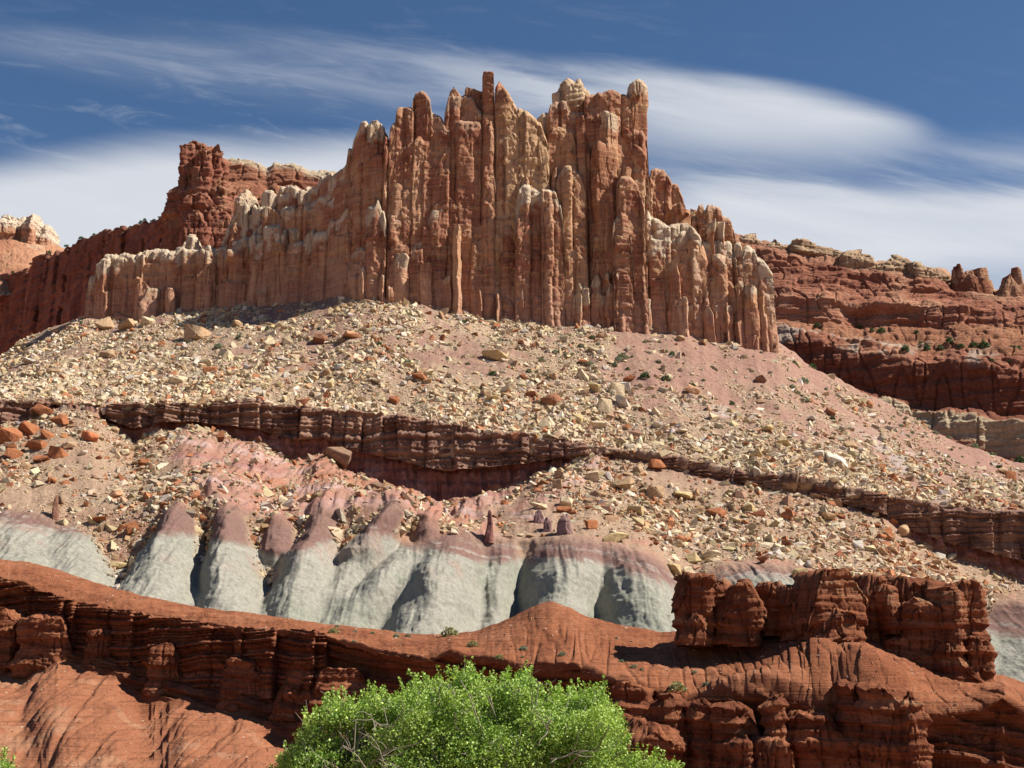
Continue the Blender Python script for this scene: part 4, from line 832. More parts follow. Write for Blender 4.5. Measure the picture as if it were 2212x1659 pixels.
dome_l = [(215, 400, 105, 0, 'long low cream dome on the right skyline nearest the castle'), (385, 540, 135, 0, 'small rounded cream dome second from the castle on the right skyline'), (545, 870, 140, 1, 'widest pitted dome with a dark hollow on the right skyline'), (870, 1110, 203, 1, 'smooth pink topped dome in the middle of the right skyline'),
          (1095, 1340, 238, 1, 'symmetrical cream beehive dome with a dark cap on the right skyline'), (1335, 1570, 292, 1, 'flat cream dome at the lip of the right cliff'), (1605, 1720, 297, 2, 'steep dark red fin with a hooked top on the right skyline'), (1690, 1925, 312, 2, 'broad dark red dome leaning right beside the hooked fin'), (1905, 2110, 338, 2, 'rounded red dome cut by the right edge of the view')]
gp = 'rounded domes along the right skyline'
for i, (a, b, t, k, lab) in enumerate(dome_l):
    xm = 1531.7 + .3315 * (a + b) / 2; Yd = float(ip(xm, dz_(-12)))
    dome('rock_dome', 1531.7 + .3315 * a, 1531.7 + .3315 * b, 471.3 + .3315 * t, float(ip(xm, sky4)) + (18 if k < 2 else 55), Yd, 820 + i, lab, 'rock dome', gp, depth=(b - a) * .3315 * .32 * 1.1, cap=(4 if k < 2 else 0.3), capc=(.42, .30, .19) if k < 2 else (.30, .14, .09), c0=(.32, .15, .09) if k < 2 else (.23, .09, .055), rough=1.3 if k < 2 else .5, joints=2 if k < 2 else 0, strata=1.0 if k < 2 else .4, res=.6, dome=max(.12, (float(ip(xm, sky4)) + (10 if k < 2 else 55) - (471.3 + .3315 * t)) / ((b - a) * .3315) * 1.0), sink=14, taper=.0)
# ------------------------------------------------------------------ red mudstone foreground: crest, cliff, lower slope
def q7(l): return [(1413.9 + .4319 * a, 942.6 + .4319 * b) for a, b in l]
RC1 = [(-200, 1195), (0, 1209), (60, 1214), (100, 1222), (200, 1257), (330, 1292), (450, 1314), (560, 1325), (690, 1346), (800, 1358), (880, 1368), (960, 1370), (1020, 1363), (1080, 1345),
       (1130, 1326), (1170, 1310), (1190, 1308), (1225, 1318), (1270, 1335), (1350, 1352), (1430, 1365), (1500, 1362), (1900, 1380), (2080, 1440), (2170, 1458), (2212, 1474), (2420, 1540)]
RC2 = [(-200, 1235), (0, 1250), (60, 1270), (142, 1296), (249, 1318), (330, 1330), (408, 1341), (533, 1357), (657, 1360), (720, 1375), (816, 1402), (927, 1420), (976, 1404), (1016, 1420), (1100, 1430), (1145, 1447), (1189, 1443), (1242, 1436),
       (1304, 1461), (1349, 1469), (1429, 1487), (1487, 1508), (1539, 1513), (1673, 1508), (1716, 1518), (1759, 1534), (1872, 1534), (1910, 1543), (1971, 1560), (2040, 1530), (2100, 1520), (2170, 1500), (2212, 1530), (2420, 1600)]
RC3 = [(-200, 1440), (0, 1438), (53, 1443), (124, 1421), (195, 1450), (250, 1462), (305, 1503), (355, 1514), (400, 1508), (462, 1533), (533, 1546), (582, 1569), (614, 1592), (653, 1585), (700, 1602), (850, 1640), (1000, 1690), (1500, 1770), (2212, 1800), (2420, 1820)]
def dk(k): return [(-200, 262 + k), (0, 250 + k), (400, 234 + k), (900, 214 + k), (1400, 200 + k), (1900, 190 + k), (2212, 186 + k), (2420, 180 + k)]
m1_ = [(x, ip(x, RC1) * .55 + ip(x, RC2) * .45) for x in sorted(set([q[0] for q in RC1 + RC2]))]
A = Sheet([(shift(RC1, 40), dk(60), 1), (shift(RC1, 6), dk(14), 4), (RC1, dk(4), 10), (m1_, [(-200, 256), (0, 243), (400, 227), (900, 205), (1400, 190), (1900, 182), (2212, 178), (2420, 172)], 40),
           (RC2, [(-200, 250), (0, 238), (400, 222), (900, 198), (1400, 178), (1900, 170), (2212, 168), (2420, 165)], 46),
           ([(x, ip(x, RC2) * .6 + ip(x, RC3) * .4) for x in range(-200, 2440, 20)], [(-200, 249), (0, 237), (400, 220), (900, 196), (1400, 175), (1900, 168), (2212, 166), (2420, 163)], 70),
           (RC3, [(-200, 246), (0, 234), (400, 216), (900, 191), (1400, 171), (1900, 164), (2212, 162), (2420, 160)], 80),
           ([(-200, 1640), (2420, 1840)], [(-200, 182), (0, 180), (900, 152), (2420, 150)], 110), ([(-200, 1780), (2420, 1860)], 138., 24), ([(-200, 2000), (2420, 2000)], 90., 6)], -190, 2410, 1.7, jit=2.5, seed=71).smooth(2)
N = A.nrm(); V = A.P; R_ = A.R; PX_, PY_ = to_px(V)
cl = sstep(R_, 3.9, 4.05) * (1 - sstep(R_, 5.85, 6.02)); sl = sstep(R_, 5.95, 6.1)
tn = np.stack([V[..., 0] + .35 * V[..., 1], V[..., 1] * .0, V[..., 2]], -1)
w8 = pn(V, 1 / 12., 201)
h = cl * (-1.2 + 1.2 * pn(np.stack([V[..., 0] / 7., V[..., 1] / 20., V[..., 2] / 18.], -1), 1, 202) + .7 * (1 - 2 * np.abs(pn(np.stack([V[..., 0] / 3.2, V[..., 1] / 20., V[..., 2] / 9.], -1), 1, 203)))
          + 1.0 * ter((V[..., 2] + .16 * V[..., 0] + .6 * w8) / 1.5, 204) + .5 * ter((V[..., 2] + .16 * V[..., 0] + .5 * w8) / .5, 205) + .35 * rdg(V, 1 / 1.6, 3, 206))
h -= cl * 2.2 * sstep(R_, 4.02, 4.35) * (1 - sstep(R_, 5.3, 5.9))
up_ = 1 - sstep(R_, 3.9, 4.02)
h += up_ * (.8 * fbm(V, 1 / 14., 3, 207) + .16 * fbm(V, 1 / 1.5, 3, 208)) * sstep(R_, 1.9, 2.4)
gl = (1 - 2 * np.abs(pn(np.stack([V[..., 0] / 5. + V[..., 2] * .08, V[..., 1] / 60., V[..., 2] / 60.], -1), 1, 209)))
gl2 = (1 - 2 * np.abs(pn(np.stack([V[..., 0] / 1.6 - V[..., 2] * .05, V[..., 1] / 20., V[..., 2] / 16.], -1), 1, 210)))
h -= up_ * sstep(R_, 2.4, 3.0) * sstep(PX_, 1000, 1200) * (.15 * sstep(gl, .3, 1) + .20 * sstep(gl2, .55, 1))
ax_ = np.abs(((PX_ - 300 - .25 * (PY_ - 1500)) / 270.) % 1 - .5) * 2
h += sl * (1.0 * fbm(V, 1 / 16., 2, 211) - 1.2 * sstep(ax_, .45, 1) * (1 - sstep(R_, 6.9, 7.3)) - .55 * sstep(gl, .35, 1) - .22 * sstep(gl2, .3, 1) + .10 * fbm(V, 1 / 1., 3, 212))
# mounds and shoulders on the right slope
for (mx, my, mw, mh, H) in ((1190, 1320, 80, 60, .6), (1775, 1475, 75, 60, 3.0), (1860, 1485, 45, 50, 2.6), (1930, 1500, 70, 60, 3.4), (1640, 1500, 70, 35, 2.0), (1780, 1420, 120, 60, 2.2), (1560, 1500, 40, 26, 1.2), (30, 1560, 180, 60, 1.5)):
    h += H * np.exp(-((PX_ - mx) / mw) ** 2 - ((PY_ - my) / mh) ** 2)
A.push(h); V = A.P; A.nrm(); PX_, PY_ = to_px(V)
def red_colors(V, near=1.0):
    a_ = fbm(V, 1 / 9., 3, 221); b_ = fbm(V, 1 / 2., 4, 222)
    c = np.zeros(V.shape) + np.array((.235, .087, .042))
    c = mixc(c, (.165, .054, .027), sstep(a_ + .6 * b_, .05, .4) * .6)
    return mixc(c, (.285, .12, .064), sstep(-a_ + .6 * b_, .1, .5) * .6)
def red_strata(c, V, m):
    s_ = V[..., 2] + .16 * V[..., 0] + .4 * pn(V, 1 / 9., 223)
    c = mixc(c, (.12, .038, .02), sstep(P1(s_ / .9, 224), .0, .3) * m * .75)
    c = mixc(c, (.33, .22, .13), sstep(P1(s_ / .45, 225), .3, .42) * sstep(fbm(V, 1 / 6., 2, 226), .0, .25) * m * .55)
    return c
cc = red_colors(V); steep_ = sstep(1 - np.abs(A.N[..., 2]), .35, .65)
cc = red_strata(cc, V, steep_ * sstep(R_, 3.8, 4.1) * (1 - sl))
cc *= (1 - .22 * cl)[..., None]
cc = mixc(cc, (.26, .107, .058), sl * .6)
cc = mixc(cc, (.32, .175, .105), sl * sstep(fbm(V, 1 / 10., 3, 227), .15, .4) * .5)
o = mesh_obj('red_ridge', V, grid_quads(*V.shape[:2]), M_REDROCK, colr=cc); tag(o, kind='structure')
RED = A
rs = np.random.RandomState(12)
dn = np.where((R_ > 2) & (R_ < 3.97), 1.0, np.where(R_ > 6.05, .8, 0)) * np.clip(.7 + 1.2 * fbm(V, 1 / 9., 3, 228), .05, 1.6) * (R_ < 7)
p, r_, c_ = sample_cells(V, dn, 11000, rs); n = len(p)
pc_ = np.array([(.36, .20, .13), (.44, .32, .23), (.22, .08, .04)])[rs.choice(3, n, p=(.4, .25, .35))]
tag(scatter_mesh('pebbles', p, np.clip(.085 * (1 - rs.rand(n)) ** (-.45), .08, .5), pc_, rs, M_STONE, .8), 'pale pebbles scattered over the smooth red mudstone slopes', 'pebbles', kind='stuff')

# crisp thin-bedded face under the long left crest
xs_ = list(range(-190, 701, 12)); rim_ = lambda x: float(ip(x, RC2)); ft_ = lambda x: float(ip(x, RC3))
V, cc = wall([(x, rim_(x) + 3 + 3 * math.sin(x / 17.) * math.sin(x / 7.3)) for x in xs_], [(x, ft_(x) + 4) for x in xs_], [(x, float(ip(x, [(-200, 250), (0, 238), (400, 222), (900, 198)])) - 1.2) for x in xs_], depth=5, seed=88, sc=.30, res=.17, c0=(.20, .07, .036), c1=(.255, .10, .052), c2=(.13, .043, .024), batter=-.03, rel=1.5, pan=(5, 22), rnd_top=2.0, sink=.8, bed=1.5, rough_top=1.4)
cc = red_strata(cc, V, .8 + 0 * V[..., 0]); tag(mesh_obj('cliff_face', V, grid_quads(*V.shape[:2]), M_REDROCK, None, cc), kind='structure')
# bulging mudstone buttresses; one dark butte at the right, single knobs on the long cliff
RK = dict(c0=(.22, .08, .039), c1=(.27, .11, .056), c2=(.145, .05, .026), cap=0, sc=.30, strata=1.25, res=.16, rough=1.5, bulge=.10, sharp=7, joints=3, seg=150)
def red_lump(name, parent, xl, xr, yt, yb, Yf, seed, **kw):
    k = dict(RK); k.update(kw); p_ = Pile(); V, G, tr, c_c = column('', xl, xr, yt, yb, Yf, seed=seed, **k)
    p_.add(V, G, tr, red_strata(c_c, V, .9 + 0 * V[..., 0])); return p_.build(name, M_REDROCK, parent)
def fit(e):
    bpy.context.view_layer.update()
    for ch in e.children: ch.matrix_parent_inverse = e.matrix_world.inverted()
bo = W(1800, 1400, 192); rb = empty('mudstone_butte', tuple(float(q) for q in bo))
tag(rb, 'dark red layered mudstone butte with bulging buttresses along the right foreground ridge', 'rock butte')
L = [(135, 320, 692, 985, 187, dict(dome=.35, taper=-.12)), (150, 300, 880, 985, 186, dict(flat=.5, dome=.3)), (290, 420, 722, 970, 191, dict(flat=.6)), (400, 556, 722, 992, 186, dict(dome=.5, taper=-.25)), (330, 470, 800, 980, 187, dict(dome=.5)), (545, 660, 735, 940, 190, dict(flat=.5)),
     (645, 800, 735, 950, 187, dict(dome=.4, taper=-.1)), (660, 780, 820, 960, 185.5, dict(flat=.3)), (770, 1065, 672, 985, 183, dict(dome=.16, flat=.3, taper=-.12)), (820, 1040, 855, 1000, 182, dict(flat=.6, dome=.3)), (1040, 1240, 700, 1000, 190, dict(flat=.7, dome=.3)), (1150, 1250, 745, 930, 187, dict(dome=.5)),
     (1215, 1470, 700, 1010, 187, dict(dome=.2, flat=.3)), (1260, 1440, 810, 960, 184.5, dict(dome=.4, taper=.2)), (1430, 1610, 712, 1260, 184, dict(dome=.35, taper=.15)), (1500, 1580, 780, 1200, 182, dict(dome=.6)), (1560, 1705, 724, 1290, 184, dict(dome=.35, taper=.25)), (1600, 1742, 1000, 1330, 182, dict(dome=.6, taper=.05)),
     (1140, 1480, 985, 1340, 185, dict(dome=.25, flat=.3)), (1430, 1660, 1040, 1340, 182, dict(dome=.25, flat=.3)), (810, 1085, 983, 1080, 180, dict(dome=.16, flat=.2, taper=-.3))]
for i, (a, b, t, yb_, d, kw) in enumerate(L):
    kw.setdefault('depth', (b - a) * .4319 * .061 * .8 + 3.5)
    x0, x1 = 1413.9 + .4319 * a, 1413.9 + .4319 * b
    red_lump('buttress', rb, x0, x1, 942.6 + .4319 * t, 942.6 + .4319 * yb_, d, 900 + i, sink=1.5, **kw)
fit(rb)
# knobs on the cliffs, in view coordinates
KN = [(25, 150, 1322, 1445, 233, 'lit flat topped red buttress under the far left crest', dict(flat=.3, dome=.3, taper=.1)), (178, 236, 1362, 1452, 231, 'small split red knob right of the flat topped buttress', dict(dome=.5)), (-30, 22, 1316, 1440, 236, 'red buttress cut by the left edge of the view', dict(flat=.4)),
      (302, 402, 1390, 1512, 224, 'barrel shaped red buttress standing out of the shaded cliff', dict(dome=.45, taper=.0)), (585, 700, 1424, 1590, 212, 'lit rugged red buttress with white streaks behind the treetop', dict(flat=.4, dome=.3)), (650, 800, 1445, 1600, 207, 'long sloping lit red shoulder reaching behind the cottonwood', dict(flat=.3, dome=.4)), (470, 560, 1420, 1545, 216.5, 'low shaded red buttress left of the rugged one', dict(flat=.5, dome=.3)),
      (1335, 1482, 1560, 1720, 171, 'rounded lit red block right of the cottonwood crown', dict(flat=.3, dome=.3)), (1325, 1420, 1478, 1660, 175, 'squared red block at the cliff edge above the cottonwood', dict(flat=.7, dome=.3)), (1410, 1488, 1500, 1660, 174.5, 'red block with a deep crack on its right side at the cliff edge', dict(flat=.7, dome=.3)),
      (1488, 1545, 1512, 1720, 173.5, 'narrow red pier just right of the deep crack', dict(flat=.6)), (1535, 1675, 1514, 1720, 172, 'wide red cliff panel between two piers', dict(flat=.7, dome=.2)), (1665, 1713, 1505, 1720, 169.5, 'slim red pier with a rounded top below the butte', dict(dome=.5)),
      (1712, 1870, 1536, 1740, 170, 'broad low red cliff panel below the gullied hollow', dict(flat=.7, dome=.2)), (1820, 1876, 1470, 1700, 170.5, 'domed red knob with fine bands below the hanging ledge', dict(dome=.7)), (1878, 1985, 1478, 1740, 168, 'large rounded red buttress on the lower right cliff', dict(dome=.35, flat=.2)), (1965, 2022, 1500, 1760, 166, 'tall curved red rib ending the lower right cliff', dict(dome=1.)),
      (1590, 1640, 1588, 1760, 168, 'small lumpy red outcrop halfway down the lower cliff', dict(dome=.6)), (1640, 1715, 1592, 1640, 167, 'hanging red ledge of jumbled blocks low on the cliff', dict(dome=.4)), (1620, 1695, 1622, 1780, 167.5, 'sunlit red rib at the bottom of the lower cliff', dict(dome=.5)), (1985, 2240, 1530, 1760, 171, 'dark smooth red wall filling the lower right corner', dict(flat=.9, dome=.1, strata=.6))]
for i, (x0, x1, yt, yb_, d, lab, kw) in enumerate(KN):
    kw.setdefault('depth', (x1 - x0) * d / F * .7 + 2.5)
    d -= 5.0 if x0 < 900 else 1.5
    tag(red_lump('rock_buttress', None, x0, x1, yt, yb_, d, 950 + i, sink=1.2, **kw), lab, 'rock buttress', 'red buttresses standing out of the foreground cliffs')
# ------------------------------------------------------------------ jointed blocks that crown the maroon ledge wall
LV, LQ, LC, ln = [], [], [], 0
for (xa, xb, fr_, sd) in ((-185, 112, .9, 1), (214, 1300, .50, 2), (1285, 2405, .62, 3)):
    xs_ = np.arange(xa, xb, 11); jt = 4.0 * P1(np.floor(xs_ / 34.) * 1.7, 330 + sd) + 2.0 * P1(xs_ / 15., 333)
    tp_ = [(x, float(ip(x, RIM)) - 3 + j + (12 * max(0, math.sin(x / 61.) * math.sin(x / 23.)) if sd == 3 else 0)) for x, j in zip(xs_, jt)]; bt_ = [(x, float(ip(x, RIM)) * (1 - fr_) + float(ip(x, FOOT)) * fr_ + 3) for x in xs_]
    V, cc = wall(tp_, bt_, [(x, float(ip(x, DR)) - 3.2) for x in xs_], depth=9, seed=60 + sd, sc=.62, res=.42, c0=(.185, .098, .072), c1=(.27, .16, .11), c2=(.09, .045, .034), batter=.02, rel=1.5, pan=(5, 17), rnd_top=1.2, sink=1.0, bed=.75, rough_top=1.6)
    LV.append(V.reshape(-1, 3)); LC.append(cc.reshape(-1, 3)); LQ.append(grid_quads(*V.shape[:2]) + ln); ln += V.shape[0] * V.shape[1]
tag(mesh_obj('rock_ledge', np.concatenate(LV), np.concatenate(LQ), M_REDROCK, None, np.concatenate(LC)), kind='structure')
# ------------------------------------------------------------------ boulders, one by one
def boulder_mesh(seed, flat=.7, round_=.0):
    rnd = random.Random(seed); bm = bmesh.new()
    for _ in range(15):
        v = Vector([rnd.uniform(-1, 1) for _ in range(3)]); k = max(abs(v.x), abs(v.y), abs(v.z)); v = v / (k + 1e-6) * rnd.uniform(.82, 1)
        bm.verts.new((v.x * .5, v.y * .45, v.z * .5 * flat))
    r = bmesh.ops.convex_hull(bm, input=bm.verts)
    junk = [g for g in r['geom_interior'] + r['geom_unused'] if isinstance(g, bmesh.types.BMVert)]
    bmesh.ops.delete(bm, geom=list(set(junk)), context='VERTS')
    bmesh.ops.remove_doubles(bm, verts=bm.verts, dist=.12)
    r = bmesh.ops.convex_hull(bm, input=bm.verts); junk = [g for g in r['geom_interior'] + r['geom_unused'] if isinstance(g, bmesh.types.BMVert)]; bmesh.ops.delete(bm, geom=list(set(junk)), context='VERTS')
    bmesh.ops.dissolve_limit(bm, angle_limit=.12, verts=bm.verts, edges=bm.edges)
    bmesh.ops.bevel(bm, geom=list(bm.edges), offset=.02 + .03 * round_, segments=2, affect='EDGES', clamp_overlap=True)
    bmesh.ops.triangulate(bm, faces=bm.faces)
    bmesh.ops.subdivide_edges(bm, edges=bm.edges, cuts=1, use_grid_fill=True)
    bm.normal_update()
    P_ = np.array([v.co[:] for v in bm.verts]); Nn = np.array([v.normal[:] for v in bm.verts])
    ly = P1(P_[:, 2] * 14 + 1.2 * pn(P_ * 3, 1, 231), 232)
    P_ = P_ + Nn * (.020 * fbm(P_, 5., 3, 233 + seed % 7) + .013 * ly)[:, None]
    me = bpy.data.meshes.new('boulder'); idx = {v: i for i, v in enumerate(bm.verts)}
    me.from_pydata([tuple(p) for p in P_], [], [[idx[v] for v in f.verts] for f in bm.faces]); bm.free()
    me.materials.append(M_BOULDER); me.update(); return me
BM = [boulder_mesh(300 + i, flat=(.45, .6, .75, .9)[i % 4], round_=(0, 0, .6, 1)[(i // 4) % 4]) for i in range(24)]
tp = T.P.reshape(-1, 3); tpx, tpy = to_px(tp); tR = T.R.reshape(-1)
def ground_at(x, y, px=None, py=None, P_=None):
    if P_ is None: px, py, P_ = tpx, tpy, tp
    d2 = (px - x) ** 2 + (py - y) ** 2 + .05 * np.maximum(P_[:, 1] - 300, 0)
    return P_[int(np.argmin(d2))]
CRM = (0.56, 0.45, 0.295); TAN = (0.42, 0.285, 0.17); ORG = (0.33, 0.13, 0.06); BRN = (0.25, 0.115, 0.068); WHT = (0.60, 0.54, 0.45); YEL = (0.50, 0.38, 0.20); DRK = (.24, .15, .10)
rnb = random.Random(21)
def boulder(x, y, w, colr, label, group, mi=None, asp=None, rot=None, dz=0.0):
    p = ground_at(x, y); s = w * p[1] / F
    me = BM[rnb.randrange(24) if mi is None else mi]
    o = bpy.data.objects.new('boulder', me); COL.objects.link(o)
    asp = asp or (1, rnb.uniform(.75, 1.1), rnb.uniform(.7, 1.15)); o.scale = (s * asp[0], s * asp[1], s * asp[2])
    o.rotation_euler = rot or (rnb.gauss(0, .3), rnb.gauss(0, .3), rnb.uniform(-.6, .6) + (math.pi if rnb.random() < .5 else 0))
    o.location = (p[0], p[1] - s * .1, p[2] + s * (.12 * asp[2] + dz)); k = rnb.uniform(.92, 1.06); o.color = (colr[0] * k, colr[1] * k, colr[2] * k, 1)
    return tag(o, label, 'boulder', group)
GU = 'boulders on the upper rubble slope'; GLb = 'boulders on the lower rubble slope'; GO = 'orange boulders piled at the left edge'
HAND = [(424, 729, 56, TAN, 'biggest tan boulder with a pale flat top lying alone below the left wing', GU, 11), (690, 740, 38, BRN, 'square dark red block standing upright left of the orange and cream pair', GU, 3), (757, 728, 42, (.55, .3, .17), 'rounded orange boulder with a cream band touching the square red block', GU, 8),
    (722, 722, 26, CRM, 'cream slab squeezed between the square red block and the rounded orange boulder', GU, 0), (385, 835, 42, CRM, 'leaning cream block with a bright right face on the left slope', GU, 7), (235, 770, 40, TAN, 'brown sided block half in shade on the far left slope', GU, 6), (275, 712, 44, TAN, 'flat topped tan block in the row under the left wing', GU, 5),
    (230, 708, 44, TAN, 'leftmost tan block of the row under the left wing', GU, 2), (318, 700, 40, CRM, 'rightmost cream block of the row under the left wing', GU, 6), (514, 705, 26, TAN, 'shaded brown block inside the shadow of the castle', GU, 7), (490, 770, 40, CRM, 'tall wedge shaped cream slab tipped against the slope', GU, 1),
    (1072, 776, 60, YEL, 'longest yellowish slab split in two on the upper slope below the spire', GU, 0), (1188, 871, 46, BRN, 'big dark rust boulder with a cracked face among cream rocks', GU, 10), (1148, 856, 30, ORG, 'oval orange boulder just left of the big rust boulder', GU, 8), (1330, 852, 40, CRM, 'bright pointed cream boulder at the middle right of the slope', GU, 3),
    (1350, 842, 32, WHT, 'whitish boulder behind the bright pointed one', GU, 7), (1345, 876, 48, WHT, 'wide flat whitish slab in front of the bright pointed boulder', GU, 0), (1122, 684, 44, TAN, 'orange tan slab leaning below the castle foot', GU, 4), (966, 652, 26, TAN, 'top stone of the small stack at the castle foot', GU, 2),
    (970, 666, 28, TAN, 'middle brown stone of the small stack at the castle foot', GU, 1), (962, 678, 26, CRM, 'pale bottom slab of the small stack at the castle foot', GU, 0), (1297, 762, 20, WHT, 'white block with a sharp shadow on bare pink soil', GU, 2), (1260, 783, 28, (.5, .24, .13), 'layered red knob perched on the mid slope', GU, 8),
    (1258, 816, 30, CRM, 'cube like cream block under the layered red knob', GU, 7), (1192, 818, 26, TAN, 'brown topped tent shaped block left of the cube like one', GU, 3), (1495, 848, 34, (.56, .33, .19), 'tan orange boulder beside a round green shrub', GU, 2), (1355, 822, 24, ORG, 'orange boulder right above the bright pointed one', GU, 6),
    (1470, 735, 22, TAN, 'upright orange brown block under the right end of the castle', GU, 3), (1518, 742, 22, TAN, 'tan block resting above the upright one', GU, 5), (1810, 1003, 54, WHT, 'largest white boulder on the right slope', GU, 9), (1768, 985, 28, WHT, 'smaller white boulder just left of the largest white one', GU, 7),
    (1793, 895, 28, BRN, 'upright brown block alone on bare soil at the right', GU, 3), (1840, 965, 36, TAN, 'tan slab propped above the largest white boulder', GU, 1), (1645, 822, 24, BRN, 'dark sided block on the bare pink slope at the right', GU, 6), (1694, 962, 34, YEL, 'yellow rounded boulder on the right slope', GU, 8), (1652, 930, 34, YEL, 'yellow brown boulder beneath the bare pink patch', GU, 4),
    (1290, 925, 34, CRM, 'cream boulder perched at the lip of the dark ledge', GU, 7), (1180, 920, 36, CRM, 'large cream boulder with a dark hollow beside it near the ledge', GU, 2), (1098, 845, 38, CRM, 'flat cream slab in the middle of the block field', GU, 0), (1245, 910, 30, YEL, 'upright cream boulder above the ledge', GU, 7),
    (728, 1004, 74, DRK, 'huge layered brown block leaning below the maroon ledge wall', GLb, 5), (812, 1052, 42, DRK, 'broken grey brown block right of the huge layered one', GLb, 1), (310, 1003, 30, ORG, 'orange brown boulder on the clay slope at the left', GLb, 6), (1282, 1036, 36, CRM, 'cream boulder on the lower slope just right of the ledge wall', GLb, 7),
    (1346, 1056, 50, TAN, 'wide fractured tan boulder on the lower slope', GLb, 0), (1418, 1072, 44, TAN, 'dark sided tan boulder between two yellow ones', GLb, 10), (1476, 1074, 50, YEL, 'rounded yellow boulder with bedding lines on the lower slope', GLb, 8), (1372, 1112, 42, YEL, 'brown yellow boulder with a flat top on the lower slope', GLb, 5),
    (1163, 1098, 42, CRM, 'pale slab balanced on a purple clay pedestal', GLb, 0), (1218, 1106, 36, ORG, 'orange cap stone on the stouter clay pedestal', GLb, 4), (1220, 1092, 34, CRM, 'cream upper stone stacked above the orange cap stone', GLb, 3), (1276, 1140, 38, ORG, 'angular orange boulder above the grey hills', GLb, 2), (1328, 1166, 64, YEL, 'largest yellow boulder sitting on the shoulder of the grey hill', GLb, 9),
    (1452, 1232, 46, YEL, 'round yellow boulder in the hollow right of the grey hill', GLb, 8), (1484, 1240, 28, CRM, 'cream boulder touching the round yellow one', GLb, 7), (1500, 1212, 38, YEL, 'tilted yellow slab above the red butte', GLb, 1), (1540, 1202, 38, CRM, 'cream boulder to the right of the tilted yellow slab', GLb, 6), (1728, 1247, 40, YEL, 'square yellow block standing on the striped grey mound', GLb, 3),
    (1648, 1213, 28, ORG, 'orange slab lying on top of the striped grey mound', GLb, 0), (1546, 1110, 46, ORG, 'long orange boulder on the lower right slope', GLb, 4), (1705, 1120, 30, ORG, 'rounded orange boulder near the right ledge', GLb, 7), (1620, 1105, 32, YEL, 'brown shaded block near the right ledge', GLb, 6), (1855, 1180, 30, WHT, 'flat white slab on the lower right slope', GLb, 0),
    (215, 1126, 40, ORG, 'smooth oval orange boulder above the left grey hills', GLb, 8), (287, 1146, 30, ORG, 'upright orange boulder right of the smooth oval one', GLb, 7), (262, 1143, 20, ORG, 'small round orange boulder between the oval and the upright one', GLb, 12), (255, 1225, 38, YEL, 'flat yellow brown slab at the foot of the left gully', GLb, 0), (292, 1062, 34, CRM, 'flat cream slab above the left hills', GLb, 0),
    (248, 1072, 34, (.5, .27, .15), 'brown orange slab left of the flat cream slab', GLb, 4), (178, 982, 22, WHT, 'small bright white boulder below the orange pile', GLb, 12),
    (22, 952, 58, ORG, 'large orange boulder at the very left of the orange pile', GO, 11), (62, 935, 50, ORG, 'tilted orange boulder at the top of the orange pile', GO, 6), (78, 970, 50, ORG, 'wide orange boulder in the middle of the orange pile', GO, 5), (100, 945, 34, ORG, 'upright orange boulder wedged in the orange pile', GO, 7), (30, 985, 52, ORG, 'rounded orange boulder at the bottom left of the orange pile', GO, 8),
    (92, 993, 38, (.40, .16, .08), 'darker orange boulder at the bottom of the orange pile', GO, 4), (128, 985, 48, ORG, 'sloping orange boulder at the right end of the orange pile', GO, 1), (152, 968, 38, TAN, 'tan slab against the right end of the orange pile', GO, 5), (196, 946, 42, (.44, .15, .07), 'single red boulder right of the orange pile', GO, 10), (95, 897, 48, ORG, 'flat orange boulder above the orange pile', GO, 0),
    (130, 916, 34, ORG, 'small orange boulder between the flat one and the orange pile', GO, 7), (1205, 600 + 450, 26, TAN, 'tan boulder just below the right tip of the ledge wall', GLb, 3), (560, 867, 30, (.5, .22, .12), 'rust coloured boulder sitting right on the ledge rim at the left', GU, 5), (655, 872, 34, (.5, .22, .12), 'orange slab on the ledge rim left of the middle', GU, 0), (850, 868, 28, ORG, 'red boulder on the ledge rim beside the pink fan', GU, 6)]
for (x, y, w, colr, lab, g, mi) in HAND: boulder(x, y, w, colr, lab, g, mi)
# the rest of the largest blocks, labelled by tint, shape and the stretch of slope they lie on
rs = np.random.RandomState(33)
Pg = T.P; dens = RUB * np.where(T.R < 3, 1.0, 1.3) * np.clip(.3 + 2.0 * fbm(Pg, 1 / 60., 3, 141), .03, 2)
p, r_, c_ = sample_cells(Pg, dens, 1200, rs); X_, Y_ = to_px(p)
hx = np.array([q[0] for q in HAND]); hy = np.array([q[1] for q in HAND]); cnt = 0; placed = []
ZN = [('under the left wing', 0, 690, 0), ('under the left towers of the castle', 690, 960, 0), ('under the tall spire', 960, 1240, 0), ('under the right towers', 1240, 1520, 0), ('under the right end of the castle', 1520, 1800, 0), ('near the right edge of the view', 1800, 2300, 0)]
ZL = [('at the left edge of the view', -100, 240), ('above the left grey hills', 240, 600), ('below the maroon ledge wall', 600, 1150), ('above the big grey hill', 1150, 1450), ('above the red butte', 1450, 1850), ('below the right ledge', 1850, 2300)]
SIZE = ('small', 'medium sized', 'large')
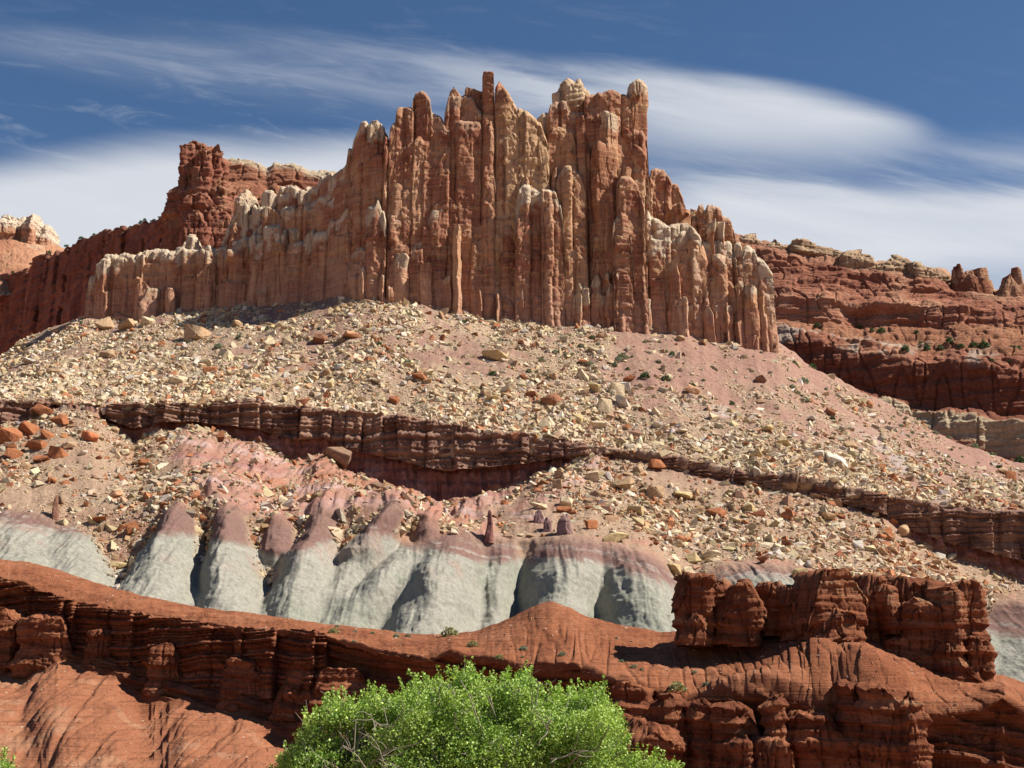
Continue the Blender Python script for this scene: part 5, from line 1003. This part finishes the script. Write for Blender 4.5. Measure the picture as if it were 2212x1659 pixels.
for i in range(len(p)):
    if cnt >= 205: break
    x, y = X_[i], Y_[i]
    if not (4 < x < 2208): continue
    if ((hx - x) ** 2 + ((hy - y) * 1.6) ** 2).min() < 42 ** 2: continue
    if placed and min((q[0] - x) ** 2 + (q[1] - y) ** 2 for q in placed) < 15 ** 2: continue
    lowr = T.R[r_[i], c_[i]] > 5
    if (not lowr) and T.R[r_[i], c_[i]] > 2.97: continue
    k = rs.rand(); name, colr = ('cream', CRM) if k < .5 else ('yellowish', YEL) if k < .62 else ('tan', TAN) if k < .80 else ('orange', ORG) if k < (.86) else ('whitish', WHT)
    if lowr and k > .35: name, colr = ('orange', ORG) if k > .82 else ('tan', TAN)
    w = float(np.clip(15 * (1 - rs.rand()) ** -.3, 15, 36)); sz = 'small' if w < 18 else 'medium sized' if w < 24 else 'large'
    if lowr: zn = [z for z in ZL if z[1] <= x < z[2]][0][0]; band = 'on the lower slope'
    else:
        zn = [z for z in ZN if z[1] <= x < z[2]][0][0]; f_ = T.R[r_[i], c_[i]]; band = 'high on the upper slope' if f_ < 1.9 else 'halfway down the upper slope' if f_ < 2.5 else 'near the ledge rim'
    boulder(x, y, w, colr, '%s %s block %s %s' % (sz, name, band, zn), '%s %s blocks %s %s' % (sz, name, band, zn)); placed.append((x, y)); cnt += 1
# clay pedestals that carry stones
def pillar(x, yt, yb_, w, lab, colr, seed):
    colr = tuple(q * .68 for q in colr)
    p = ground_at(x, yb_); o = rock('clay_pillar', M_REDROCK, None, x - w * .4, x + w * .4, yt, yb_, p[1] - 1.5, depth=w * p[1] / F * 1.1, seed=seed, cap=0, c0=colr, c1=tuple(q * 1.2 for q in colr), c2=tuple(q * .7 for q in colr), sc=.35, res=.25, taper=1.3 if w < 20 else .45, dome=.8, sink=1.5, rough=.9)
    tag(o, lab, 'rock pillar', 'little clay pillars on the lower slope')
pillar(1058, 1104, 1162, 13, 'slim dark red clay pillar with a knob head above the grey hills', (.33, .15, .12), 990)
pillar(1163, 1104, 1128, 20, 'purple clay pedestal carrying a pale balanced slab', (.34, .2, .19), 991)
pillar(1184, 1120, 1146, 20, 'short rounded purple clay pillar without any cap stone', (.34, .2, .19), 992)
pillar(1222, 1112, 1152, 30, 'stout purple clay pedestal carrying two stacked stones', (.36, .22, .2), 993)
pillar(118, 1072, 1115, 11, 'thin brown clay pillar with a stone head at the far left', (.36, .18, .12), 994)
# ------------------------------------------------------------------ plants
def leaf_quads(c, size, rs, up=.35, lng=1.3):
    n = len(c); a = rs.normal(size=(n, 3)); a /= np.linalg.norm(a, axis=1)[:, None]
    b = rs.normal(size=(n, 3)) + np.array((0, 0, up)); b -= (b * a).sum(1)[:, None] * a; b /= np.linalg.norm(b, axis=1)[:, None]
    s = (size * rs.uniform(.6, 1.25, n))[:, None]
    return np.stack([c - a * s * .5 * lng, c - b * s * .42, c + a * s * .5 * lng, c + b * s * .42], 1).reshape(-1, 3), np.arange(4 * n).reshape(n, 4)
def bush_mesh(name, seed, mat, n=420, flat=.75, twig=0.0):
    rs = np.random.RandomState(seed); v = rs.normal(size=(n, 3)); v /= np.linalg.norm(v, axis=1)[:, None]; v[:, 2] = np.abs(v[:, 2]) - .1
    r = rs.uniform(.55, 1, n) ** .6; c = v * r[:, None] * (.5, .5, flat * .7); c *= (1 + .45 * pn(v * 1.7 + seed, 1, 240))[:, None]
    V, Q = leaf_quads(c, np.full(n, .13), rs); me = bpy.data.meshes.new(name)
    cc = np.repeat(np.clip(rs.uniform(0, 1, n), 0, 1), 4)
    me.from_pydata([tuple(q) for q in V], [], Q.tolist()); at = me.color_attributes.new('col', 'FLOAT_COLOR', 'POINT')
    at.data.foreach_set('color', np.repeat(cc, 4).astype(np.float32)); me.materials.append(mat); return me
BJ = [bush_mesh('juniper', 500 + i, M_BUSH, 480, .95) for i in range(4)]; BS = [bush_mesh('sagebrush', 520 + i, M_SAGE, 380, .7) for i in range(4)]; BG = [bush_mesh('grass_tuft', 540 + i, M_GRASS, 300, .7) for i in range(3)]
sheets = {'T': (tpx, tpy, tp)}
for nm, sh in (('R', RED), ('C', RC)):
    q = sh.P.reshape(-1, 3); a, b = to_px(q); sheets[nm] = (a, b, q)
rb_ = random.Random(8)
def bush(kind, x, y, w, label, group, where='T', asp=1.0):
    if where == 'M':
        mx_, my_ = to_px(MV); s_ = np.where(np.abs(mx_ - x) < 4, my_ + .02 * MV[:, 1], 1e9); pt_ = MV[int(np.argmin(s_))]
    else:
        px, py, q = sheets[where]; d2 = (px - x) ** 2 + (py - y) ** 2 + (.15 * q[:, 1] if where != 'T' else .05 * np.maximum(q[:, 1] - 300, 0)); pt_ = q[int(np.argmin(d2))]
    s = w * pt_[1] / F; me = {'j': BJ, 's': BS, 'g': BG}[kind]; nm = {'j': 'juniper_shrub', 's': 'sagebrush', 'g': 'grass_tuft'}[kind]
    o = bpy.data.objects.new(nm, me[rb_.randrange(len(me))]); COL.objects.link(o); o.location = (float(pt_[0]), float(pt_[1]), float(pt_[2]) - .02 * s)
    o.rotation_euler = (0, 0, rb_.uniform(0, 6.28)); o.scale = (s, s, s * asp); tag(o, label, {'j': 'shrub', 's': 'sagebrush', 'g': 'tuft'}[kind], group)
def qb(x, y): return 942.6 + .2841 * x, 628.4 + .2841 * y
def qc(x, y): return 1531.7 + .3315 * x, 471.3 + .3315 * y
def qt(x, y): return 549.9 + .4439 * x, 1335.4 + .4439 * y
G1 = 'dark green shrubs on the upper slope'; G2 = 'grey green sagebrush on the upper slope'
for (x, y, w, lab) in ((1185, 366, 15, 'round green shrub near the castle foot below the right towers'), (1795, 490, 15, 'lone round green shrub in the bare pink patch'), (1583, 662, 24, 'largest dark green shrub on the upper slope'), (1748, 675, 20, 'olive green shrub just right of the largest dark one'), (1948, 735, 15, 'small green shrub behind the tan orange boulder'),
                       (1105, 772, 13, 'small green shrub beside a stony pink mound'), (1212, 590, 11, 'tiny green shrub right of the layered red knob'), (1690, 548, 11, 'tiny bright green shrub at the edge of the rubble strip'), (1358, 575, 14, 'flat green shrub under a sagebrush clump'), (1457, 600, 11, 'tiny green shrub left of the largest dark one'), (430, 640, 18, 'low green shrub beside the longest yellowish slab'), (695, 620, 12, 'small green shrub in the block field right of the long slab')):
    bush('j', *qb(x, y), w, lab, G1)
for (x, y, w) in ((1105, 428, 14), (1230, 410, 13), (900, 470, 15), (985, 488, 13), (1030, 488, 11), (1415, 510, 26), (1385, 530, 18), (1160, 560, 20), (800, 535, 16), (1747, 465, 10), (1585, 390, 10), (1700, 390, 9), (240, 560, 12), (480, 380, 12)):
    bush('s', *qb(x, y), w, 'grey green sagebrush clump on the soil below the right towers of the castle', G2)
for (x, y, w, lab) in ((553, 945, 11, 'small dark shrub on the slope edge just below the right end of the castle'), (150, 1215, 13, 'green shrub left on the bare right slope'), (803, 1312, 13, 'green shrub in the middle of the right slope'), (670, 975, 18, 'yellow green shrub beside pale blocks on the right slope skyline'), (1890, 1628, 14, 'dark shrub on bare soil near the right edge'), (2030, 1580, 26, 'bright green shrub at the right edge below the dark cliff')):
    bush('j', *qc(x, y), w, lab, 'shrubs on the right part of the slope')
for (x, y, w) in ((215, 905, 10), (280, 1000, 9), (615, 1070, 24), (543, 1105, 15), (578, 1145, 15), (630, 1190, 20), (765, 1118, 10), (1325, 1402, 11), (1470, 1405, 16), (1557, 1432, 13), (1730, 1492, 20), (1560, 1558, 10), (1255, 1358, 11), (1285, 1312, 11), (400, 1010, 10), (1850, 1510, 14)):
    bush('s', *qc(x, y), w, 'grey green sagebrush on the right side of the rubble slope', 'sagebrush on the right side of the slope')
for i, (x, y, w) in enumerate(((1120, 745, 20), (980, 715, 15), (1390, 835, 22), (1565, 812, 18), (1640, 842, 17), (1720, 838, 20), (1795, 840, 26), (1910, 865, 18), (2000, 860, 22), (1280, 865, 20), (700, 705, 16), (1350, 745, 12), (1505, 855, 16), (1840, 930, 12), (1960, 945, 10), (1420, 860, 18), (760, 710, 14), (1060, 740, 12))):
    bush('j', *qc(x, y), w, 'dark green juniper on the bench of the layered cliffs at the right', 'junipers on the bench of the right cliffs', 'C')
for (x, y, w, lab, k) in ((472, 752, 22, 'dark grey sagebrush near the tan boulder on the left slope', 's'), (516, 732, 16, 'bright green shrub right of the biggest tan boulder', 'j'), (576, 713, 11, 'small green shrub at the edge of the castle shadow', 'j'), (690, 712, 10, 'tiny green shrub above the square red block', 'j'), (1000, 697, 13, 'bright green shrub below the castle foot near the spire', 'j'), (820, 745, 13, 'green shrub right of the rounded orange boulder', 'j'), (880, 785, 22, 'wide olive sagebrush in the middle of the upper slope', 's')):
    bush(k, x, y, w, lab, None)
for (x, y, w) in ((303, 468, 14), (314, 464, 10), (172, 492, 12), (147, 500, 10), (109, 508, 12), (324, 461, 9), (341, 454, 8), (200, 486, 8), (330, 457, 8), (24, 540, 9), (64, 528, 10)):
    bush('j', x, y, w, 'tiny dark juniper on the crest of the dark left mesa', 'junipers along the crest of the left mesa', 'M', .8)
for (x, y, w, k, lab) in ((385, 70, 22, 'g', 'bright green tuft on the red crest left of the treetop'), (950, 82, 36, 'g', 'wide pale tuft where the red crest meets the grey hill'), (1060, 135, 24, 'g', 'green tuft on the red slope above the treetop'), (1190, 200, 20, 'g', 'green tuft near the cliff edge above the treetop'), (2055, 350, 40, 'g', 'largest yellow green tuft on the red slope below the butte')):
    bush(k, *qt(x, y), w, lab, 'tufts on the red ridge', 'R', 1.0)
for (x, y, w) in ((490, 68, 9), (575, 74, 11), (690, 92, 16), (745, 90, 14), (485, 122, 12), (1310, 152, 17), (1495, 180, 16), (1785, 212, 12), (1845, 238, 15), (1885, 252, 10), (2140, 268, 12), (2200, 328, 18), (1305, 190, 8), (400, 42, 10), (1760, 100, 8)):
    bush('s', *qt(x, y), w, 'small grey green sagebrush on the bare red ridge above the cottonwood', 'sagebrush on the red ridge', 'R')

# small plants dotted over the rubble
rs = np.random.RandomState(77); p, r_, c_ = sample_cells(T.P, np.where((T.R > 1.05) & (T.R < 2.95), 1, np.where((T.R > 6) & (T.R < 8.2), 1.3, 0)) * np.clip(.5 + 2 * fbm(T.P, 1 / 35., 2, 270), .05, 2), 150, rs); X_, Y_ = to_px(p)
for i in range(len(p)):
    if 5 < X_[i] < 2207:
        lo_ = T.R[r_[i], c_[i]] > 5; k_ = 's' if rs.rand() < .7 else 'j'; nm = 'grey green sagebrush' if k_ == 's' else 'dark green shrub'
        bush(k_, X_[i], Y_[i], rs.uniform(5, 10), 'tiny %s among the rubble %s' % (nm, 'below the brown ledge' if lo_ else 'of the slope under the castle'), 'tiny %s plants %s' % (nm, 'below the ledge' if lo_ else 'on the upper slope'))
# ---- cottonwoods
class Twigs:
    def __init__(s): s.V = []; s.Q = []; s.n = 0
    def limb(s, pts, r0, r1, k=6):
        pts = np.array(pts, float); m = len(pts)
        d = np.gradient(pts, axis=0); d /= np.linalg.norm(d, axis=1)[:, None] + 1e-9
        a = np.cross(d, (0.31, .9, .2)); a /= np.linalg.norm(a, axis=1)[:, None]; b = np.cross(d, a)
        th = np.linspace(0, 2 * np.pi, k, endpoint=False); r = np.linspace(r0, r1, m)
        ring = pts[:, None] + r[:, None, None] * (np.cos(th)[None, :, None] * a[:, None] + np.sin(th)[None, :, None] * b[:, None])
        s.V.append(ring.reshape(-1, 3)); s.Q.append(grid_quads(m, k, wrap=True) + s.n); s.n += m * k
    def build(s, name, mat, parent, colr):
        V = np.concatenate(s.V); return mesh_obj(name, V, np.concatenate(s.Q), mat, parent, np.zeros(V.shape) + np.array(colr))
def path(a, b, rnd, n=7, wob=.12, sag=0):
    a = np.array(a, float); b = np.array(b, float); L_ = np.linalg.norm(b - a); out = []
    ph = [rnd.uniform(0, 6) for _ in range(3)]
    for i in range(n):
        t = i / (n - 1); q = a + (b - a) * t + np.array([math.sin(t * 5 + ph[0]) - math.sin(ph[0]), math.sin(t * 4 + ph[1]) - math.sin(ph[1]), .6 * (math.sin(t * 6 + ph[2]) - math.sin(ph[2]))]) * wob * L_ * .35 * t; q[2] += sag * L_ * math.sin(t * math.pi)
        out.append(q)
    return out
def cottonwood(label, outline, x0, x1, Y, zg, seed, nclump, nleaf, bare=()):
    rnd = random.Random(seed); rs = np.random.RandomState(seed)
    bx = W((x0 + x1) / 2, 1659, Y)[0]; root = empty('cottonwood_tree', (bx, Y, zg)); tag(root, label, 'tree')
    k = Y / F; cl_ = []
    while len(cl_) < nclump:
        x = rnd.uniform(x0, x1); yt = ip(x, outline); r = rnd.uniform(.35, .95); top_c = rnd.random() < .36
        if top_c: r = rnd.uniform(.28, .62)
        y = yt + r / k * .9 + (rnd.uniform(0, 22) if top_c else 18 + rnd.uniform(0, 1) * max(20, (1760 if rnd.random() < .75 else 1960) - yt))
        dd = rnd.uniform(-1, 1); ed = min(x - x0, x1 - x) / (x1 - x0) * 2
        yy = Y + dd * 4.2 * math.sqrt(max(ed, .05)) * (1 if y > yt + r / k * 1.5 else .6)
        p_ = W(x, y, Y); p_[1] = yy; p_[0] *= yy / Y * 1.0; p_[2] = CZ + (p_[2] - CZ) * yy / Y
        if p_[2] < zg + 1.8: continue
        cl_.append((p_, r))
    for _ in range(nclump // 7):
        x = rnd.uniform(x0 + .3 * (x1 - x0), x0 + .8 * (x1 - x0)); p_ = W(x, ip(x, outline) + rnd.uniform(50, 230), Y - rnd.uniform(1.5, 4)); cl_.append((p_, rnd.uniform(.5, .85)))
    C_, U_ = [], []
    for (p_, r) in cl_:
        n = int(nleaf / nclump * (r / .62) ** 2); v = rs.normal(size=(n, 3)); v /= np.linalg.norm(v, axis=1)[:, None]
        q = v * (rs.uniform(.35, 1, n) ** .6)[:, None] * (r, r, r * .85)
        q *= (1 + .5 * pn(v * 2.1 + p_, 1, 250))[:, None]; C_.append(q + p_)
        U_.append(np.clip(rs.uniform(0, 1, n) ** 1.3 * .6 + .4 * rnd.random(), 0, 1))
    # upright sprigs that break the outline
    for _ in range(int(nclump * .9)):
        x = rnd.uniform(x0, x1); yt = ip(x, outline) + rnd.uniform(4, 50); L_ = rnd.uniform(.4, 1.0); p_ = W(x, yt, Y + rnd.uniform(-2, 2)); n = 34
        t = rs.uniform(0, 1, n); lean = np.array([rnd.uniform(-.5, .5), rnd.uniform(-.4, .4), 1.]); C_.append(p_ + lean * (t * L_ * .7)[:, None] + rs.normal(size=(n, 3)) * .10 * (1.15 - t)[:, None]); U_.append(rs.uniform(.2, 1, n))
    Cc = np.concatenate(C_); U = np.concatenate(U_); V, Q = leaf_quads(Cc, np.full(len(Cc), .09), rs, .5, 1.15)
    cr = mesh_obj('crown', V, Q, M_LEAF, root, np.repeat(np.stack([U] * 3, -1), 4, 0), smooth=False)
    tw_ = Twigs(); base = np.array((bx, Y, zg - .4)); fork = base + (0.2, 0, 2.6); tr_ = Twigs(); tr_.limb(path(base, fork, rnd, 6, .05), .42, .33, 12)
    mains = [fork + np.array([rnd.uniform(-3.6, 3.6) * (x1 - x0) / 830, rnd.uniform(-2, 2), rnd.uniform(1.8, 3.6)]) for _ in range(7)]
    for m in mains: tr_.limb(path(fork - (0, 0, .2), m, rnd, 8, .2), .24, .10, 8)
    for (p_, r) in cl_:
        m = min(mains, key=lambda q: np.linalg.norm(q - p_)); tw_.limb(path(m, p_, rnd, 7, .2), .07, .018, 5)
        for _ in range(3):
            e = p_ + rs.normal(size=3) * r * .55 + (0, 0, .2); tw_.limb(path(p_, e, rnd, 5, .3), .02, .007, 4)
    for (ax, ay, bx_, by_) in bare:
        a = W(ax, ay, Y - 4.4); b = W(bx_, by_, Y - 5.2); pts = path(a, b, rnd, 9, .22); tw_.limb(pts, .026, .010, 5)
        for _ in range(7):
            s_ = pts[rnd.randrange(2, 9)]; dd = (b - a) * .35 + rs.normal(size=3) * .45; tw_.limb(path(s_, s_ + dd * rnd.uniform(.6, 1.1), rnd, 6, .3), .016, .006, 4)
    tr_.build('trunk', M_BARK, root, (.30, .25, .19)); tw_.build('branches', M_BARK, root, (.27, .235, .18)); fit(root)
OUT = [(570, 1690), (583, 1655), (625, 1610), (648, 1590), (680, 1602), (690, 1590), (645, 1562), (665, 1550), (702, 1502), (728, 1490), (772, 1503), (800, 1486), (838, 1486), (862, 1500), (888, 1462), (928, 1450), (975, 1450), (1005, 1432), (1040, 1442), (1062, 1464), (1087, 1450),
       (1122, 1436), (1140, 1442), (1146, 1482), (1185, 1477), (1225, 1486), (1247, 1464), (1270, 1482), (1287, 1468), (1305, 1486), (1322, 1540), (1340, 1548), (1345, 1602), (1372, 1612), (1392, 1632), (1420, 1628), (1465, 1646), (1480, 1675)]
OUT = shift(OUT, 18)
cottonwood('bushy bright green cottonwood with bare grey twigs at the bottom centre', OUT, 585, 1470, 52.0, -8.5, 5, 560, 230000,
           bare=((790, 1659, 742, 1610), (800, 1650, 850, 1615), (830, 1650, 800, 1590), (760, 1665, 705, 1655), (1178, 1590, 1190, 1560), (1190, 1640, 1240, 1630), (820, 1570, 808, 1545)))
cottonwood('small piece of green cottonwood crown in the bottom left corner', [(-260, 1580), (-120, 1590), (-30, 1615), (5, 1630), (25, 1648), (40, 1680)], -260, 38, 60.0, -9.0, 9, 60, 30000)
# ------------------------------------------------------------------ valley floor, one sheet out to the horizon
gx = np.concatenate([np.linspace(-9000, -400, 24), np.linspace(-380, 380, 120), np.linspace(400, 9000, 24)]); gy = np.concatenate([np.linspace(-3000, -60, 14), np.linspace(-40, 160, 90), np.linspace(170, 9000, 40)])
GX, GY = np.meshgrid(gx, gy); gz = ip(GY, [(-3000, 0), (8, 0), (30, -5.5), (45, -8.5), (85, -9), (120, -9.5), (160, -12), (9000, -12)]) + 0.35 * fbm(np.stack([GX, GY, GX * 0], -1), 1 / 9., 3, 260) * (np.hypot(GX, GY) > 5)
V = np.stack([GX, GY, gz], -1); cc = mixc(np.zeros(V.shape) + np.array((.36, .16, .09)), (.16, .17, .07), sstep(fbm(V, 1 / 12., 3, 261), .0, .3) * (GY < 100) * .8)
tag(mesh_obj('ground', V, grid_quads(*V.shape[:2]), M_REDROCK, colr=cc), kind='structure')
